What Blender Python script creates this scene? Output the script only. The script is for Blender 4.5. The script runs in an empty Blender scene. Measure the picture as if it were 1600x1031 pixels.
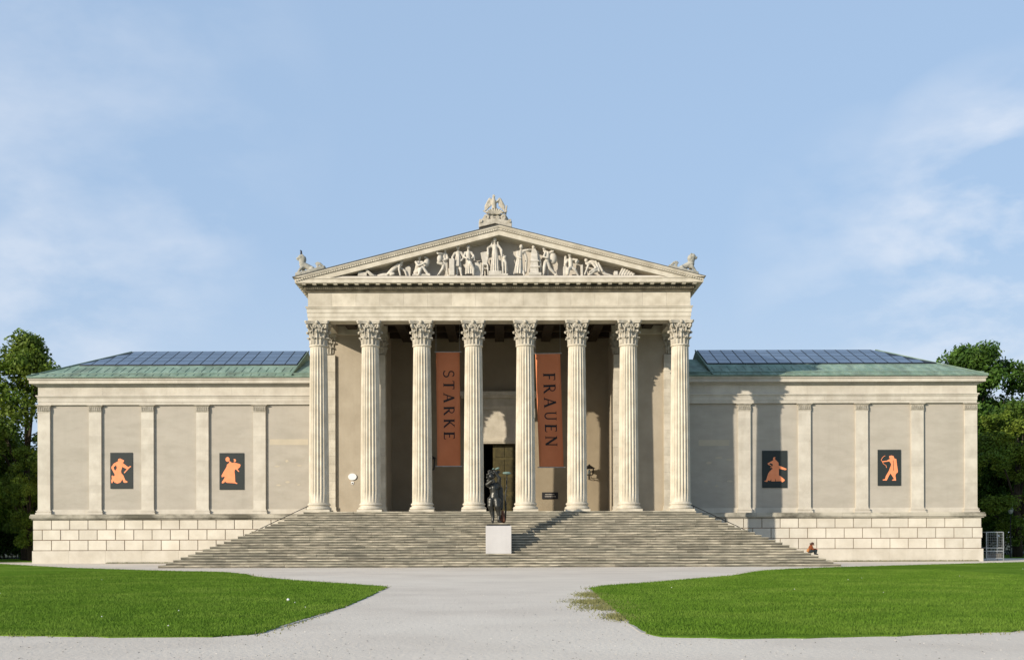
import bpy, bmesh, math, random
import numpy as np
from mathutils import Vector, Matrix
R = math.radians
random.seed(7)
scn = bpy.context.scene
COL = scn.collection

# ------------------------------------------------------------------ camera
F = 1700.0; XV = 785.0; YV = 841.0; EYE = 1.8      # focal length, vanishing point of the facade normal, in photo pixels
cam_d = bpy.data.cameras.new('camera'); cam = bpy.data.objects.new('camera', cam_d); COL.objects.link(cam)
cam_d.sensor_width = 36; cam_d.lens = F / 1600 * 36
cam_d.shift_x = (800 - XV) / 1600; cam_d.shift_y = (YV - 515.5) / 1600
cam_d.clip_end = 6000
cam.location = (0, 0, EYE)
cam.rotation_euler = (Matrix.Rotation(R(90), 3, 'X') @ Matrix.Rotation(R(-0.15), 3, 'Z')).to_euler()
scn.camera = cam

# ------------------------------------------------------------------ world
AZ, EL = 48.5, 19.0                                # sun: degrees left of the facade normal behind the camera, elevation
w = bpy.data.worlds.new('World'); scn.world = w; w.use_nodes = True
nt = w.node_tree; nt.nodes.clear(); N = nt.nodes.new; L = nt.links.new
out = N('ShaderNodeOutputWorld'); bg = N('ShaderNodeBackground'); L(bg.outputs[0], out.inputs[0])
sky = N('ShaderNodeTexSky'); sky.sky_type = 'NISHITA'; sky.sun_disc = False
sky.sun_elevation = R(EL); sky.sun_rotation = R(180 + AZ)
sky.air_density = 1.2; sky.dust_density = 2.5; sky.ozone_density = 1.5
bg.inputs[1].default_value = 0.11
tc = N('ShaderNodeTexCoord')
def mixc(a, b, fac, blend='MIX'):
    m = N('ShaderNodeMix'); m.data_type = 'RGBA'; m.blend_type = blend
    for s, v in ((m.inputs['Factor'], fac), (m.inputs[6], a), (m.inputs[7], b)):
        if hasattr(v, 'is_linked') or hasattr(v, 'links'): L(v, s)
        else: s.default_value = v if not isinstance(v, tuple) else (*v, 1)
    return m.outputs[2]
def mth(op, a, b=0.0, clamp=False):
    m = N('ShaderNodeMath'); m.operation = op; m.use_clamp = clamp
    for s, v in ((m.inputs[0], a), (m.inputs[1], b)):
        if hasattr(v, 'links'): L(v, s)
        else: s.default_value = v
    return m.outputs[0]
sep = N('ShaderNodeSeparateXYZ'); L(tc.outputs['Generated'], sep.inputs[0])
# thin summer haze over the whole sky, denser towards the horizon
hz = mth('SUBTRACT', 0.86, mth('MULTIPLY', sep.outputs[2], 0.25), True)
base = mixc(sky.outputs[0], (2.95, 4.12, 5.9), hz)
low = mth('SUBTRACT', 1.0, mth('MULTIPLY', mth('ABSOLUTE', sep.outputs[2]), 4.0), True)
base = mixc(base, (4.15, 4.95, 5.95), mth('MULTIPLY', low, 0.85))
def cloud_blob(px, py, sharp):
    v = Vector(((px - XV) / F, 1, (YV - py) / F)).normalized()
    d = N('ShaderNodeVectorMath'); d.operation = 'DOT_PRODUCT'; L(tc.outputs['Generated'], d.inputs[0]); d.inputs[1].default_value = v
    return mth('SUBTRACT', 1.0, mth('MULTIPLY', mth('SUBTRACT', 1.0, d.outputs['Value']), sharp), True)
mp = N('ShaderNodeMapping'); mp.inputs['Scale'].default_value = (1.0, 1.0, 2.0); L(tc.outputs['Generated'], mp.inputs[0])
nz = N('ShaderNodeTexNoise'); nz.inputs['Scale'].default_value = 6.5; nz.inputs['Detail'].default_value = 9; nz.inputs['Roughness'].default_value = 0.55
nz.inputs['Distortion'].default_value = 0.1
L(mp.outputs[0], nz.inputs[0])
nn = mth('MULTIPLY', mth('SUBTRACT', nz.outputs[0], 0.40), 3.4, True)
blob = None
for (px, py, s, k) in ((1610, 430, 60, 1.5), (1360, 400, 130, .5), (60, 470, 110, .8), (20, 170, 30, .4), (250, 390, 220, .6), (50, 330, 260, .6), (1560, 450, 200, 1.2)):
    q = mth('MULTIPLY', cloud_blob(px, py, s), k)
    blob = q if blob is None else mth('MAXIMUM', blob, q)
fac = mth('MULTIPLY', nn, blob, True)
col = mixc(base, (6.1, 6.3, 6.7), mth('MULTIPLY', fac, 0.85))
L(col, bg.inputs[0])

sun_d = bpy.data.lights.new('sun', 'SUN'); sun = bpy.data.objects.new('sun', sun_d); COL.objects.link(sun)
sun_d.energy = 4.3; sun_d.angle = R(0.6); sun_d.color = (1.0, 0.90, 0.76)
ld = Vector((math.sin(R(AZ)) * math.cos(R(EL)), math.cos(R(AZ)) * math.cos(R(EL)), -math.sin(R(EL))))
sun.rotation_euler = (-ld).to_track_quat('Z', 'Y').to_euler(); sun.location = (-60, -40, 60)
scn.view_settings.view_transform = 'Standard'; scn.view_settings.look = 'None'
scn.view_settings.exposure = 0.42; scn.view_settings.gamma = 1

# ------------------------------------------------------------------ materials
def material(name, c1, c2=None, scale=1.0, detail=6, rough=0.85, bump=0.0, bscale=20, stretch=(1, 1, 1), streak=0.0, streak_col=(0.2, 0.18, 0.13),
             metallic=0.0, spec=0.3, lo=0.35, hi=0.65, trans=0.0, c3=None, s3=0.3, joints=None):
    m = bpy.data.materials.new(name); m.use_nodes = True
    t = m.node_tree; n = t.nodes.new; l = t.links.new
    p = t.nodes['Principled BSDF']; p.inputs['Roughness'].default_value = rough; p.inputs['Metallic'].default_value = metallic
    p.inputs['Specular IOR Level'].default_value = spec
    co = n('ShaderNodeTexCoord')
    geo = n('ShaderNodeNewGeometry')
    mp = n('ShaderNodeMapping'); mp.inputs['Scale'].default_value = stretch; l(geo.outputs['Position'], mp.inputs[0])
    def noise(sc, de=5, vec=None, ro=0.6):
        z = n('ShaderNodeTexNoise'); z.inputs['Scale'].default_value = sc; z.inputs['Detail'].default_value = de; z.inputs['Roughness'].default_value = ro
        l(vec or mp.outputs[0], z.inputs[0]); return z.outputs[0]
    def ramp(v, a, b):
        r = n('ShaderNodeMapRange'); r.inputs[1].default_value = a; r.inputs[2].default_value = b; l(v, r.inputs[0]); return r.outputs[0]
    def mx(a, b, f, bl='MIX'):
        q = n('ShaderNodeMix'); q.data_type = 'RGBA'; q.blend_type = bl
        for s, v in ((q.inputs['Factor'], f), (q.inputs[6], a), (q.inputs[7], b)):
            if hasattr(v, 'links'): l(v, s)
            elif isinstance(v, tuple): s.default_value = (*v, 1)
            else: s.default_value = v
        return q.outputs[2]
    c = mx(c1, c2 or c1, ramp(noise(scale, detail), lo, hi))
    if c3: c = mx(c, c3, ramp(noise(s3, 4), 0.45, 0.7))
    if streak:
        mp2 = n('ShaderNodeMapping'); mp2.inputs['Scale'].default_value = (1.6, 1.6, 0.12); l(geo.outputs['Position'], mp2.inputs[0])
        f = ramp(noise(1.0, 7, mp2.outputs[0], .7), 0.5, 0.75)
        q = n('ShaderNodeMath'); q.operation = 'MULTIPLY'; l(f, q.inputs[0]); q.inputs[1].default_value = streak
        c = mx(c, streak_col, q.outputs[0])
    at = n('ShaderNodeAttribute'); at.attribute_name = 'tint'
    cb = n('ShaderNodeCombineColor'); [l(at.outputs['Fac'], cb.inputs[i]) for i in range(3)]
    c = mx(c, cb.outputs[0], 1.0, 'MULTIPLY')
    l(c, p.inputs['Base Color'])
    if bump:
        b = n('ShaderNodeBump'); b.inputs['Strength'].default_value = 1.0; b.inputs['Distance'].default_value = bump
        l(noise(bscale, 5, geo.outputs['Position']), b.inputs['Height']); l(b.outputs[0], p.inputs['Normal'])
    if trans:
        tr = n('ShaderNodeBsdfTranslucent'); l(c, tr.inputs[0]); ms = n('ShaderNodeMixShader'); ms.inputs[0].default_value = trans
        l(p.outputs[0], ms.inputs[1]); l(tr.outputs[0], ms.inputs[2]); l(ms.outputs[0], t.nodes['Material Output'].inputs[0])
    return m
M = {}
M['stone'] = material('limestone', (.58, .53, .43), (.44, .395, .31), 1.3, rough=.9, bump=.01, bscale=14, streak=.30, streak_col=(.33, .28, .19))
M['stone_w'] = material('wing_limestone', (.55, .51, .43), (.45, .41, .34), 1.0, rough=.9, bump=.008, bscale=12, streak=.28, streak_col=(.36, .31, .23))
M['shaft'] = material('column_limestone', (.60, .545, .44), (.46, .41, .315), 1.1, rough=.88, bump=.006, bscale=14, streak=.30, streak_col=(.36, .30, .2))
M['carved'] = material('carved_limestone', (.50, .46, .38), (.30, .27, .21), 3.5, rough=.92, bump=.02, bscale=14, lo=.3, hi=.7)
M['soot_shade'] = material('sooty_shaded_limestone', (.24, .205, .14), (.12, .10, .065), 2.0, rough=.95, bump=.01)  # sooty stone, darkened further to stand for shade under the corona
M['ledge'] = material('weathered_ledge', (.50, .46, .37), (.13, .12, .09), .30, stretch=(1, 1, 2), detail=9, rough=.95, bump=.02, bscale=9, lo=.42, hi=.60)
M['marble'] = material('sculpture_stone', (.56, .52, .45), (.40, .37, .31), 2.5, rough=.85, bump=.01, bscale=15)
M['tymp'] = material('tympanum_stone', (.56, .52, .45), (.48, .44, .375), .7, rough=.9, bump=.006)
M['grey_carved'] = material('weathered_sculpture_stone', (.40, .38, .32), (.20, .20, .17), 3.0, rough=.92, bump=.02, bscale=14)
M['ashlar'] = material('base_ashlar', (.61, .565, .475), (.51, .465, .38), .8, rough=.9, bump=.01, bscale=10, streak=.2, streak_col=(.40, .36, .27))
M['joint'] = material('joint_mortar', (.24, .18, .13), rough=1)
M['stucco'] = material('grey_stucco', (.395, .358, .30), (.35, .32, .265), .8, stretch=(.8, 1, 2.0), detail=12, rough=.95, bump=.006, bscale=9, streak=.30, streak_col=(.31, .285, .235), c3=(.41, .375, .315), s3=.6)
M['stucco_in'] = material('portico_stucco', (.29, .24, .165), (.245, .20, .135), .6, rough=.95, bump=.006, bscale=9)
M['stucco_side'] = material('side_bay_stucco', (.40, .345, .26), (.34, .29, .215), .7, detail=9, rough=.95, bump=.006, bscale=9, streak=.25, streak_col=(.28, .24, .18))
M['patch'] = material('reflected_light_stucco', (.47, .41, .31), (.43, .38, .29), 1.2, rough=.95)  # stucco lightened to stand for reflected sunlight
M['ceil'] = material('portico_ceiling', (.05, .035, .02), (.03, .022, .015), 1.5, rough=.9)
M['door'] = material('bronze_door', (.085, .068, .022), (.05, .04, .013), 4, rough=.6)
M['dark'] = material('dark_interior', (.008, .008, .008), rough=.9)
M['copper'] = material('verdigris_copper', (.15, .235, .18), (.25, .34, .265), 1.6, stretch=(1, .35, 1), rough=.75, bump=.02, bscale=5, c3=(.12, .16, .125), s3=.9, streak=.5, streak_col=(.10, .125, .09))
M['lead'] = material('lead_sheet', (.09, .09, .085), (.13, .12, .10), 2, rough=.7)
M['solar'] = material('solar_cell', (.05, .075, .115), (.07, .10, .15), .8, rough=.12, spec=.8)
M['solar_frame'] = material('solar_frame', (.015, .018, .022), rough=.5)
M['steel'] = material('galvanised_steel', (.42, .43, .42), (.30, .31, .30), 6, rough=.45, metallic=.6)
M['iron'] = material('black_iron', (.02, .02, .02), rough=.5)
M['glass'] = material('lantern_glass', (.25, .28, .26), rough=.08, spec=.8)
M['step'] = material('step_granite', (.46, .41, .315), (.155, .145, .11), 1.6, stretch=(.7, 1, 6.0), detail=12, rough=.92, bump=.012, bscale=12, c3=(.19, .18, .14), s3=.4, lo=.32, hi=.62)
M['gravel'] = material('fine_gravel', (.60, .535, .45), (.52, .46, .385), .35, detail=14, rough=1, bump=.02, bscale=9, c3=(.64, .58, .49), s3=.08)
M['grass_soil'] = material('lawn_turf', (.115, .205, .023), (.078, .150, .016), 2.5, detail=12, rough=1, spec=0, bump=.06, bscale=22, c3=(.155, .24, .036), s3=.18)
M['blade'] = material('grass_blade', (.120, .215, .022), (.082, .157, .016), 1.2, rough=.8, spec=.1, trans=.25, c3=(.16, .245, .036), s3=.35)
M['dry'] = material('dry_grass', (.20, .19, .08), (.12, .13, .04), 5, rough=.9)
M['earth'] = material('bare_earth', (.035, .040, .018), (.02, .03, .01), .6, rough=1)
M['banner'] = material('terracotta_cloth', (.70, .255, .115), (.64, .22, .095), .7, rough=.8, bump=.02, bscale=3, trans=.2)
M['ink'] = material('black_ink', (.02, .02, .022), rough=.8)
M['poster_bg'] = material('poster_black', (.022, .028, .027), rough=.6)
M['poster_fig'] = material('poster_orange', (.88, .30, .14), (.82, .26, .11), 3, rough=.7)
M['bronze'] = material('dark_bronze', (.050, .048, .040), (.022, .023, .020), 2.5, rough=.34, metallic=.55, spec=.6, bump=.03, bscale=6)
M['verdigris'] = material('verdigris_bronze', (.20, .30, .25), (.10, .14, .12), 6, rough=.6)
M['rust'] = material('brown_bronze', (.16, .06, .025), (.08, .03, .015), 5, rough=.5)
M['white_paint'] = material('white_painted_plinth', (.50, .485, .47), (.45, .435, .42), .8, streak=.25, streak_col=(.36, .35, .33), rough=.7, bump=.004)
M['white'] = material('white_enamel', (.75, .75, .73), rough=.4)
M['skin'] = material('skin', (.50, .29, .20), rough=.6)
M['jacket'] = material('rust_jacket', (.20, .055, .018), (.15, .04, .012), 8, rough=.9)
M['jeans'] = material('dark_trousers', (.018, .028, .030), rough=.9)
M['hair'] = material('dark_hair', (.05, .02, .012), rough=.7)
M['bag'] = material('orange_bag', (.38, .16, .05), rough=.8)
M['crow'] = material('black_plumage', (.012, .014, .022), rough=.5)
M['bark'] = material('bark', (.06, .045, .03), (.03, .024, .018), 4, stretch=(1, 1, .3), rough=1, bump=.05, bscale=6)
M['leaf'] = material('tree_leaf', (.072, .140, .016), (.034, .08, .009), .5, rough=.6, spec=.25, trans=.30)
M['leaf2'] = material('linden_leaf', (.165, .215, .024), (.065, .125, .012), .5, rough=.6, spec=.25, trans=.32)
M['kerb'] = material('kerb_stone', (.48, .45, .40), (.36, .34, .3), 3, rough=.9, bump=.02)

# ------------------------------------------------------------------ mesh helpers
class MB:
    def __init__(s): s.v = []; s.f = []; s.t = []; s.mi = []; s.tint = 1.0; s.m = 0
    def add(s, vs, fs, tint=None, m=None):
        b = len(s.v); s.v += [tuple(p) for p in vs]
        for f in fs:
            s.f.append([b + i for i in f]); s.t.append(s.tint if tint is None else tint); s.mi.append(s.m if m is None else m)
    def box(s, x0, x1, y0, y1, z0, z1, tint=None, m=None):
        s.add([(x0, y0, z0), (x1, y0, z0), (x1, y1, z0), (x0, y1, z0), (x0, y0, z1), (x1, y0, z1), (x1, y1, z1), (x0, y1, z1)],
              [(3, 2, 1, 0), (4, 5, 6, 7), (0, 1, 5, 4), (1, 2, 6, 5), (2, 3, 7, 6), (3, 0, 4, 7)], tint, m)
    def prism(s, poly, axis, a, b, tint=None, m=None):
        """poly of 2D points extruded along an axis; 'y': poly=(x,z); 'x': poly=(y,z); 'z': poly=(x,y)"""
        n = len(poly)
        mk = {'y': lambda p, q: (p[0], q, p[1]), 'x': lambda p, q: (q, p[0], p[1]), 'z': lambda p, q: (p[0], p[1], q)}[axis]
        vs = [mk(p, a) for p in poly] + [mk(p, b) for p in poly]
        s.add(vs, [tuple(range(n))[::-1], tuple(range(n, 2 * n))] + [(i, (i + 1) % n, n + (i + 1) % n, n + i) for i in range(n)], tint, m)
    def lathe(s, prof, c=(0, 0, 0), seg=32, tint=None, m=None):
        b = []
        for (r, z) in prof:
            b += [(c[0] + r * math.cos(2 * math.pi * i / seg), c[1] + r * math.sin(2 * math.pi * i / seg), c[2] + z) for i in range(seg)]
        fs = [(j * seg + i, j * seg + (i + 1) % seg, (j + 1) * seg + (i + 1) % seg, (j + 1) * seg + i) for j in range(len(prof) - 1) for i in range(seg)]
        fs += [tuple(range(seg))[::-1], tuple((len(prof) - 1) * seg + i for i in range(seg))]
        s.add(b, fs, tint, m)
    def tube(s, pts, rad, seg=8, tint=None, m=None, flat=1.0):
        pts = [Vector(p) for p in pts]; n = len(pts)
        rad = rad if isinstance(rad, (list, tuple)) else [rad] * n
        vs = []; up = None
        for i, p in enumerate(pts):
            d = (pts[min(i + 1, n - 1)] - pts[max(i - 1, 0)]).normalized()
            if up is None: up = Vector((0, 0, 1)) if abs(d.z) < .9 else Vector((0, 1, 0))
            a = d.cross(up)
            if a.length < 1e-4: a = d.cross(Vector((1, 0, 0)))
            a.normalize(); b = a.cross(d).normalized(); up = b
            for k in range(seg):
                t = 2 * math.pi * k / seg
                vs.append(p + (a * math.cos(t) + b * math.sin(t) * flat) * rad[i])
        fs = [(j * seg + i, j * seg + (i + 1) % seg, (j + 1) * seg + (i + 1) % seg, (j + 1) * seg + i) for j in range(n - 1) for i in range(seg)]
        fs += [tuple(range(seg))[::-1], tuple((n - 1) * seg + i for i in range(seg))]
        s.add(vs, fs, tint, m)
    def cap(s, p0, r0, p1, r1, seg=14, sq=1.0):
        """tapered capsule"""
        p0 = Vector(p0); p1 = Vector(p1); d = p1 - p0; ln = max(d.length, 1e-4); d = d / ln
        pts = []; rr = []
        for i in range(5):
            t = (i / 4) * math.pi / 2; pts.append(p0 - d * r0 * math.cos(t)); rr.append(max(r0 * math.sin(t), r0 * .02))
        for i in range(5):
            t = (i / 4) * math.pi / 2; pts.append(p1 + d * r1 * math.sin(t)); rr.append(max(r1 * math.cos(t), r1 * .02))
        s.tube(pts, rr, seg, flat=sq)
    def ell(s, c, rx, ry, rz, rot=0, seg=16):
        """ellipsoid; rot tilts it in the facade plane"""
        vs = []; n = 10; q = Matrix.Rotation(rot, 3, 'Y'); c = Vector(c)
        for j in range(n + 1):
            a = math.pi * j / n
            for i in range(seg):
                t = 2 * math.pi * i / seg
                vs.append(c + q @ Vector((rx * max(math.sin(a), .01) * math.cos(t), ry * max(math.sin(a), .01) * math.sin(t), -rz * math.cos(a))))
        fs = [(j * seg + i, j * seg + (i + 1) % seg, (j + 1) * seg + (i + 1) % seg, (j + 1) * seg + i) for j in range(n) for i in range(seg)]
        s.add(vs, fs + [tuple(range(seg))[::-1], tuple(n * seg + i for i in range(seg))])
    def mesh(s, name, mats, origin=(0, 0, 0), smooth=False):
        me = bpy.data.meshes.new(name); o = Vector(origin)
        me.from_pydata([(a - o.x, b - o.y, c - o.z) for a, b, c in s.v], [], s.f)
        for m in (mats if isinstance(mats, (list, tuple)) else [mats]): me.materials.append(m)
        at = me.attributes.new('tint', 'FLOAT', 'FACE'); at.data.foreach_set('value', s.t)
        me.polygons.foreach_set('material_index', s.mi)
        me.polygons.foreach_set('use_smooth', [bool(smooth)] * len(s.f))
        me.update(); return me
    def build(s, name, mats, parent=None, origin=None, smooth=False):
        if parent is not None and origin is None: origin = wloc(parent)
        origin = Vector(origin if origin is not None else (0, 0, 0))
        o = bpy.data.objects.new(name, s.mesh(name, mats, origin, smooth)); COL.objects.link(o)
        place(o, origin, parent); return o
def build_sides(mb, name, mats, parent):
    """left and right piece as two objects"""
    for sg in (-1, 1):
        q = MB(); idx = {}
        for f, t, k in zip(mb.f, mb.t, mb.mi):
            if (sum(mb.v[i][0] for i in f) / len(f) - XC) * sg > 0:
                ff = []
                for i in f:
                    if i not in idx: idx[i] = len(q.v); q.v.append(mb.v[i])
                    ff.append(idx[i])
                q.f.append(ff); q.t.append(t); q.mi.append(k)
        q.build(name, mats, parent)
WL = {}
def wloc(o): return WL[o.name_full]
def place(o, loc, parent=None):
    loc = Vector(loc); WL[o.name_full] = loc
    if parent is not None: o.parent = parent; o.location = loc - wloc(parent)
    else: o.location = loc
def tag(o, label=None, cat=None, group=None, kind=None):
    if label: o['label'] = label
    if cat: o['category'] = cat
    if group: o['group'] = group
    if kind: o['kind'] = kind
    return o
def empty(name, loc, label, cat, group=None):
    o = bpy.data.objects.new(name, None); COL.objects.link(o); place(o, loc); o.empty_display_size = .5
    return tag(o, label, cat, group)
def remesh(mb, voxel, smooth=3, origin=(0, 0, 0), name='m', mat=None):
    """fuse overlapping volumes into one continuous surface"""
    me = mb.mesh(name + '_tmp', [], origin); o = bpy.data.objects.new('tmp', me); COL.objects.link(o)
    r = o.modifiers.new('r', 'REMESH'); r.mode = 'VOXEL'; r.voxel_size = voxel
    if smooth: q = o.modifiers.new('s', 'SMOOTH'); q.iterations = smooth; q.factor = .5
    dg = bpy.context.evaluated_depsgraph_get(); ev = o.evaluated_get(dg)
    m2 = bpy.data.meshes.new_from_object(ev); m2.name = name
    bpy.data.objects.remove(o); bpy.data.meshes.remove(me)
    for a in list(m2.attributes):
        if a.name == 'tint': m2.attributes.remove(a)
    at = m2.attributes.new('tint', 'FLOAT', 'FACE'); at.data.foreach_set('value', [1.0] * len(m2.polygons))
    m2.polygons.foreach_set('use_smooth', [True] * len(m2.polygons)); m2.materials.clear()
    if mat: m2.materials.append(mat)
    return m2
def body(mb, name, mat, voxel, origin, parent=None, smooth=3):
    me = remesh(mb, voxel, smooth, origin, name, mat)
    o = bpy.data.objects.new(name, me); COL.objects.link(o); place(o, origin, parent); return o
def PX(x, D): return (x - XV) / F * D
def PZ(y, D): return EYE + (YV - y) / F * D
def GD(y): return F * EYE / (y - YV)
def gp(x, y): D = GD(y); return (PX(x, D), D)

# ================================================================== museum
XC = -0.18; FL = 3.68
YF = 75.3                                     # front face of the portico entablature
YW = 83.0                                     # stucco face of the wings
museum = empty('museum_building', (XC, 80, 0), 'cream stone classical museum with eight-column temple portico, pediment and two low wings', 'museum')

# ---- fluted column, base and capital (local, foot at the origin) ----
CH = 16.88 - FL
def shaft_mesh():
    m = MB(); z0, z1 = .62, CH - 1.72; fl = 20; sub = 7; n = fl * sub; rings = 14; vs = []
    for j in range(rings + 1):
        t = j / rings; r = .70 - .105 * (t ** 1.5)
        z = z0 + (z1 - z0) * t
        k = 1.0 if 0 < j < rings else 0.15
        for i in range(n):
            ph = (i % sub) / sub
            d = (0 if ph == 0 else math.sin(math.pi * (i % sub - .5) / (sub - 1))) if (i % sub) else 0
            rr = r - .088 * k * max(0, d)
            a = 2 * math.pi * i / n + .08; vs.append((rr * math.cos(a), rr * math.sin(a), z))
    tints = {}
    fs = [];
    for j in range(rings):
        tt = random.uniform(.93, 1.05)
        m.add([], [])
        for i in range(n): fs.append((j * n + i, j * n + (i + 1) % n, (j + 1) * n + (i + 1) % n, (j + 1) * n + i))
    m.add(vs, fs)
    m.lathe([(.62, 0), (.66, .04), (.66, .1), (.605, .14)], (0, 0, z1 - .02), 32)
    m.t = m.t
    return m
def base_mesh():
    m = MB(); m.box(-.86, .86, -.86, .86, 0, .14)
    m.lathe([(.82, .14), (.87, .19), (.87, .27), (.82, .32), (.76, .34), (.73, .40), (.745, .44), (.79, .46), (.80, .52), (.77, .57), (.72, .59), (.71, .64)], seg=40)
    return m
def spiral(c, ax, r0, turns, n=26, side=1):
    """spiral path in the vertical plane spanned by horizontal unit ax and z"""
    p = []
    for i in range(n):
        t = i / (n - 1); a = math.pi / 2 - side * 0 - 2 * math.pi * turns * t; r = r0 * (1 - .82 * t)
        p.append((c[0] + ax[0] * r * math.cos(a), c[1] + ax[1] * r * math.cos(a), c[2] + r * math.sin(a)))
    return p
def capital_mesh():
    m = MB(); H = 1.72
    m.lathe([(.60, 0), (.60, .9), (.64, 1.25), (.78, 1.52), (.78, 1.56)], seg=32)
    def leaf(ang, z0, h, wd, r0, out):
        prof = [(0.02, 0), (.05, .25), (.07, .5), (.10, .72), (.20, .9), (.34, 1.0), (.44, .95), (.42, .85)]
        ca, sa = math.cos(ang), math.sin(ang); vs = []; n = len(prof)
        for i, (o, t) in enumerate(prof):
            ww = wd * (.75 + .35 * math.sin(min(1, i / (n - 2)) * math.pi)) * (1 if i % 2 == 0 else .78) * (.45 if i >= n - 1 else 1)
            for j, u in enumerate((-1, -.55, 0, .55, 1)):
                rr = r0 + o * out - .05 * abs(u) + (.055 if u == 0 else 0) + (-.03 if abs(u) == .55 else 0)
                x, y = rr, u * ww / 2
                vs.append((x * ca - y * sa, x * sa + y * ca, z0 + h * t - .04 * abs(u) * (i > 2)))
        k = len(vs); vs += [(a * .955, b * .955, c - .02) for a, b, c in vs]
        fs = []
        for i in range(n - 1):
            for j in range(4):
                a = i * 5 + j; fs += [(a, a + 1, a + 6, a + 5), (k + a, k + a + 5, k + a + 6, k + a + 1)]
        for i in range(n - 1):
            for j in (0, 4): a = i * 5 + j; fs.append((a, a + 5, k + a + 5, k + a))
        m.add(vs, fs)
    for i in range(8): leaf(i * math.pi / 4 + math.pi / 8, 0.02, .62, .47, .60, .55)
    for i in range(8): leaf(i * math.pi / 4, .08, 1.02, .46, .61, .62)
    for q in range(4):
        a = math.pi / 4 + q * math.pi / 2; ax = (math.cos(a), math.sin(a)); R0 = .86
        for off in (-.05, .05):
            pa = (ax[0] * 1 - ax[1] * off * 6, ax[1] * 1 + ax[0] * off * 6)
            p = [(pa[0] * .66, pa[1] * .66, .95), (pa[0] * .70, pa[1] * .70, 1.2), (ax[0] * .80 - ax[1] * off * 2, ax[1] * .80 + ax[0] * off * 2, 1.42)]
            p += [(x - ax[1] * off, y + ax[0] * off, z) for x, y, z in spiral((ax[0] * R0, ax[1] * R0, 1.37), ax, .17, 1.6)]
            m.tube(p, [.05, .055, .06] + [.06 - .03 * i / 25 for i in range(26)], 6)
        # inner helices and rosette on every face
        b = q * math.pi / 2; bx = (math.cos(b), math.sin(b)); tx = (-bx[1], bx[0])
        for sg in (-1, 1):
            c = (bx[0] * .72 + tx[0] * sg * .17, bx[1] * .72 + tx[1] * sg * .17, 1.36)
            p = [(bx[0] * .68 + tx[0] * sg * .36, bx[1] * .68 + tx[1] * sg * .36, 1.0), (bx[0] * .71 + tx[0] * sg * .33, bx[1] * .71 + tx[1] * sg * .33, 1.25)]
            p += spiral(c, (tx[0] * -sg, tx[1] * -sg), .13, 1.3, 18)
            m.tube(p, .042, 6)
        m.ell((bx[0] * .80, bx[1] * .80, 1.62), .12, .12, .13)
    # abacus with concave sides and clipped corners
    poly = []
    for q in range(4):
        b = q * math.pi / 2 - math.pi / 4
        for i in range(9):
            u = -1 + i / 4; u *= .92
            x = .74 + .15 * u * u * 1.1; y = u * .84
            a = q * math.pi / 2; poly.append((x * math.cos(a) - y * math.sin(a), x * math.sin(a) + y * math.cos(a)))
    m.prism(poly, 'z', H - .19, H - .1); m.prism([(x * 1.04, y * 1.04) for x, y in poly], 'z', H - .098, H)
    return m
me_shaft = shaft_mesh().mesh('column', M['shaft'])
me_base = base_mesh().mesh('column_base', M['stone'], smooth=False)
me_cap = capital_mesh().mesh('capital', M['carved'])
def obj_of(name, me, loc, parent, scale=None):
    o = bpy.data.objects.new(name, me); COL.objects.link(o); place(o, loc, parent)
    if scale: o.scale = scale
    return o
for i in range(8):
    X = XC + (i - 3.5) * 3.605
    c = obj_of('column', me_shaft, (X, 76.0, FL), museum)
    c.rotation_euler = (0, 0, 0)
    obj_of('column_base', me_base, (X, 76.0, FL), c)
    obj_of('capital', me_cap, (X, 76.0, FL + CH - 1.72), c, (.94, .94, 1))

# ---- portico platform ----
m = MB(); m.box(XC - 13.5, XC + 13.5, 75.15, 87.0, 3.2, FL - .004); m.build('portico_floor', M['stone'], museum)

# ---- entablature ----
m = MB(); HW = 13.24
def ring(mb, o, z0, z1, inner=1.34, yb=100.0):
    mb.box(XC - HW - o, XC + HW + o, YF - o, YF + inner, z0, z1)
    for s in (-1, 1):
        a, b = sorted((XC + s * (HW + o), XC + s * (HW - inner))); mb.box(a, b, YF + inner, yb, z0, z1)
Z0 = 16.88
ring(m, 0.0, Z0, Z0 + .25); ring(m, .035, Z0 + .25, Z0 + .55); ring(m, .07, Z0 + .55, Z0 + .84)
ring(m, .12, Z0 + .84, Z0 + .92); ring(m, .16, Z0 + .92, Z0 + .97)
m.build('architrave', M['stone'], museum)
m = MB()
zf0, zf1 = Z0 + .97, 18.84
for i in range(16):                               # frieze of upright slabs
    x0 = XC - HW + 2 * HW * i / 16; x1 = XC - HW + 2 * HW * (i + 1) / 16
    m.box(x0 + .004, x1 - .004, YF + .01 + random.uniform(-.004, .004), YF + 1.34, zf0, zf1, tint=random.uniform(.88, 1.08))
for s in (-1, 1):
    a, b = sorted((XC + s * (HW - .01), XC + s * (HW - 1.34))); m.box(a, b, YF + 1.34, 100, zf0, zf1)
m.build('frieze', M['stone'], museum)
# soffit between beams = portico ceiling with cross beams
m = MB(); m.box(XC - HW + 1.34, XC + HW - 1.34, YF + 1.34, 96, 17.705, 17.9)
for i in range(1, 8): x = XC + (i - 4) * 3.605; m.box(x - .35, x + .35, YF + 1.34, 87, 17.2, 17.7)
for i in range(3): m.box(XC - HW + 1.34, XC + HW - 1.34, 79 + i * 2.6, 79.5 + i * 2.6, 17.35, 17.7)
m.build('portico_ceiling', M['ceil'], museum)

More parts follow.
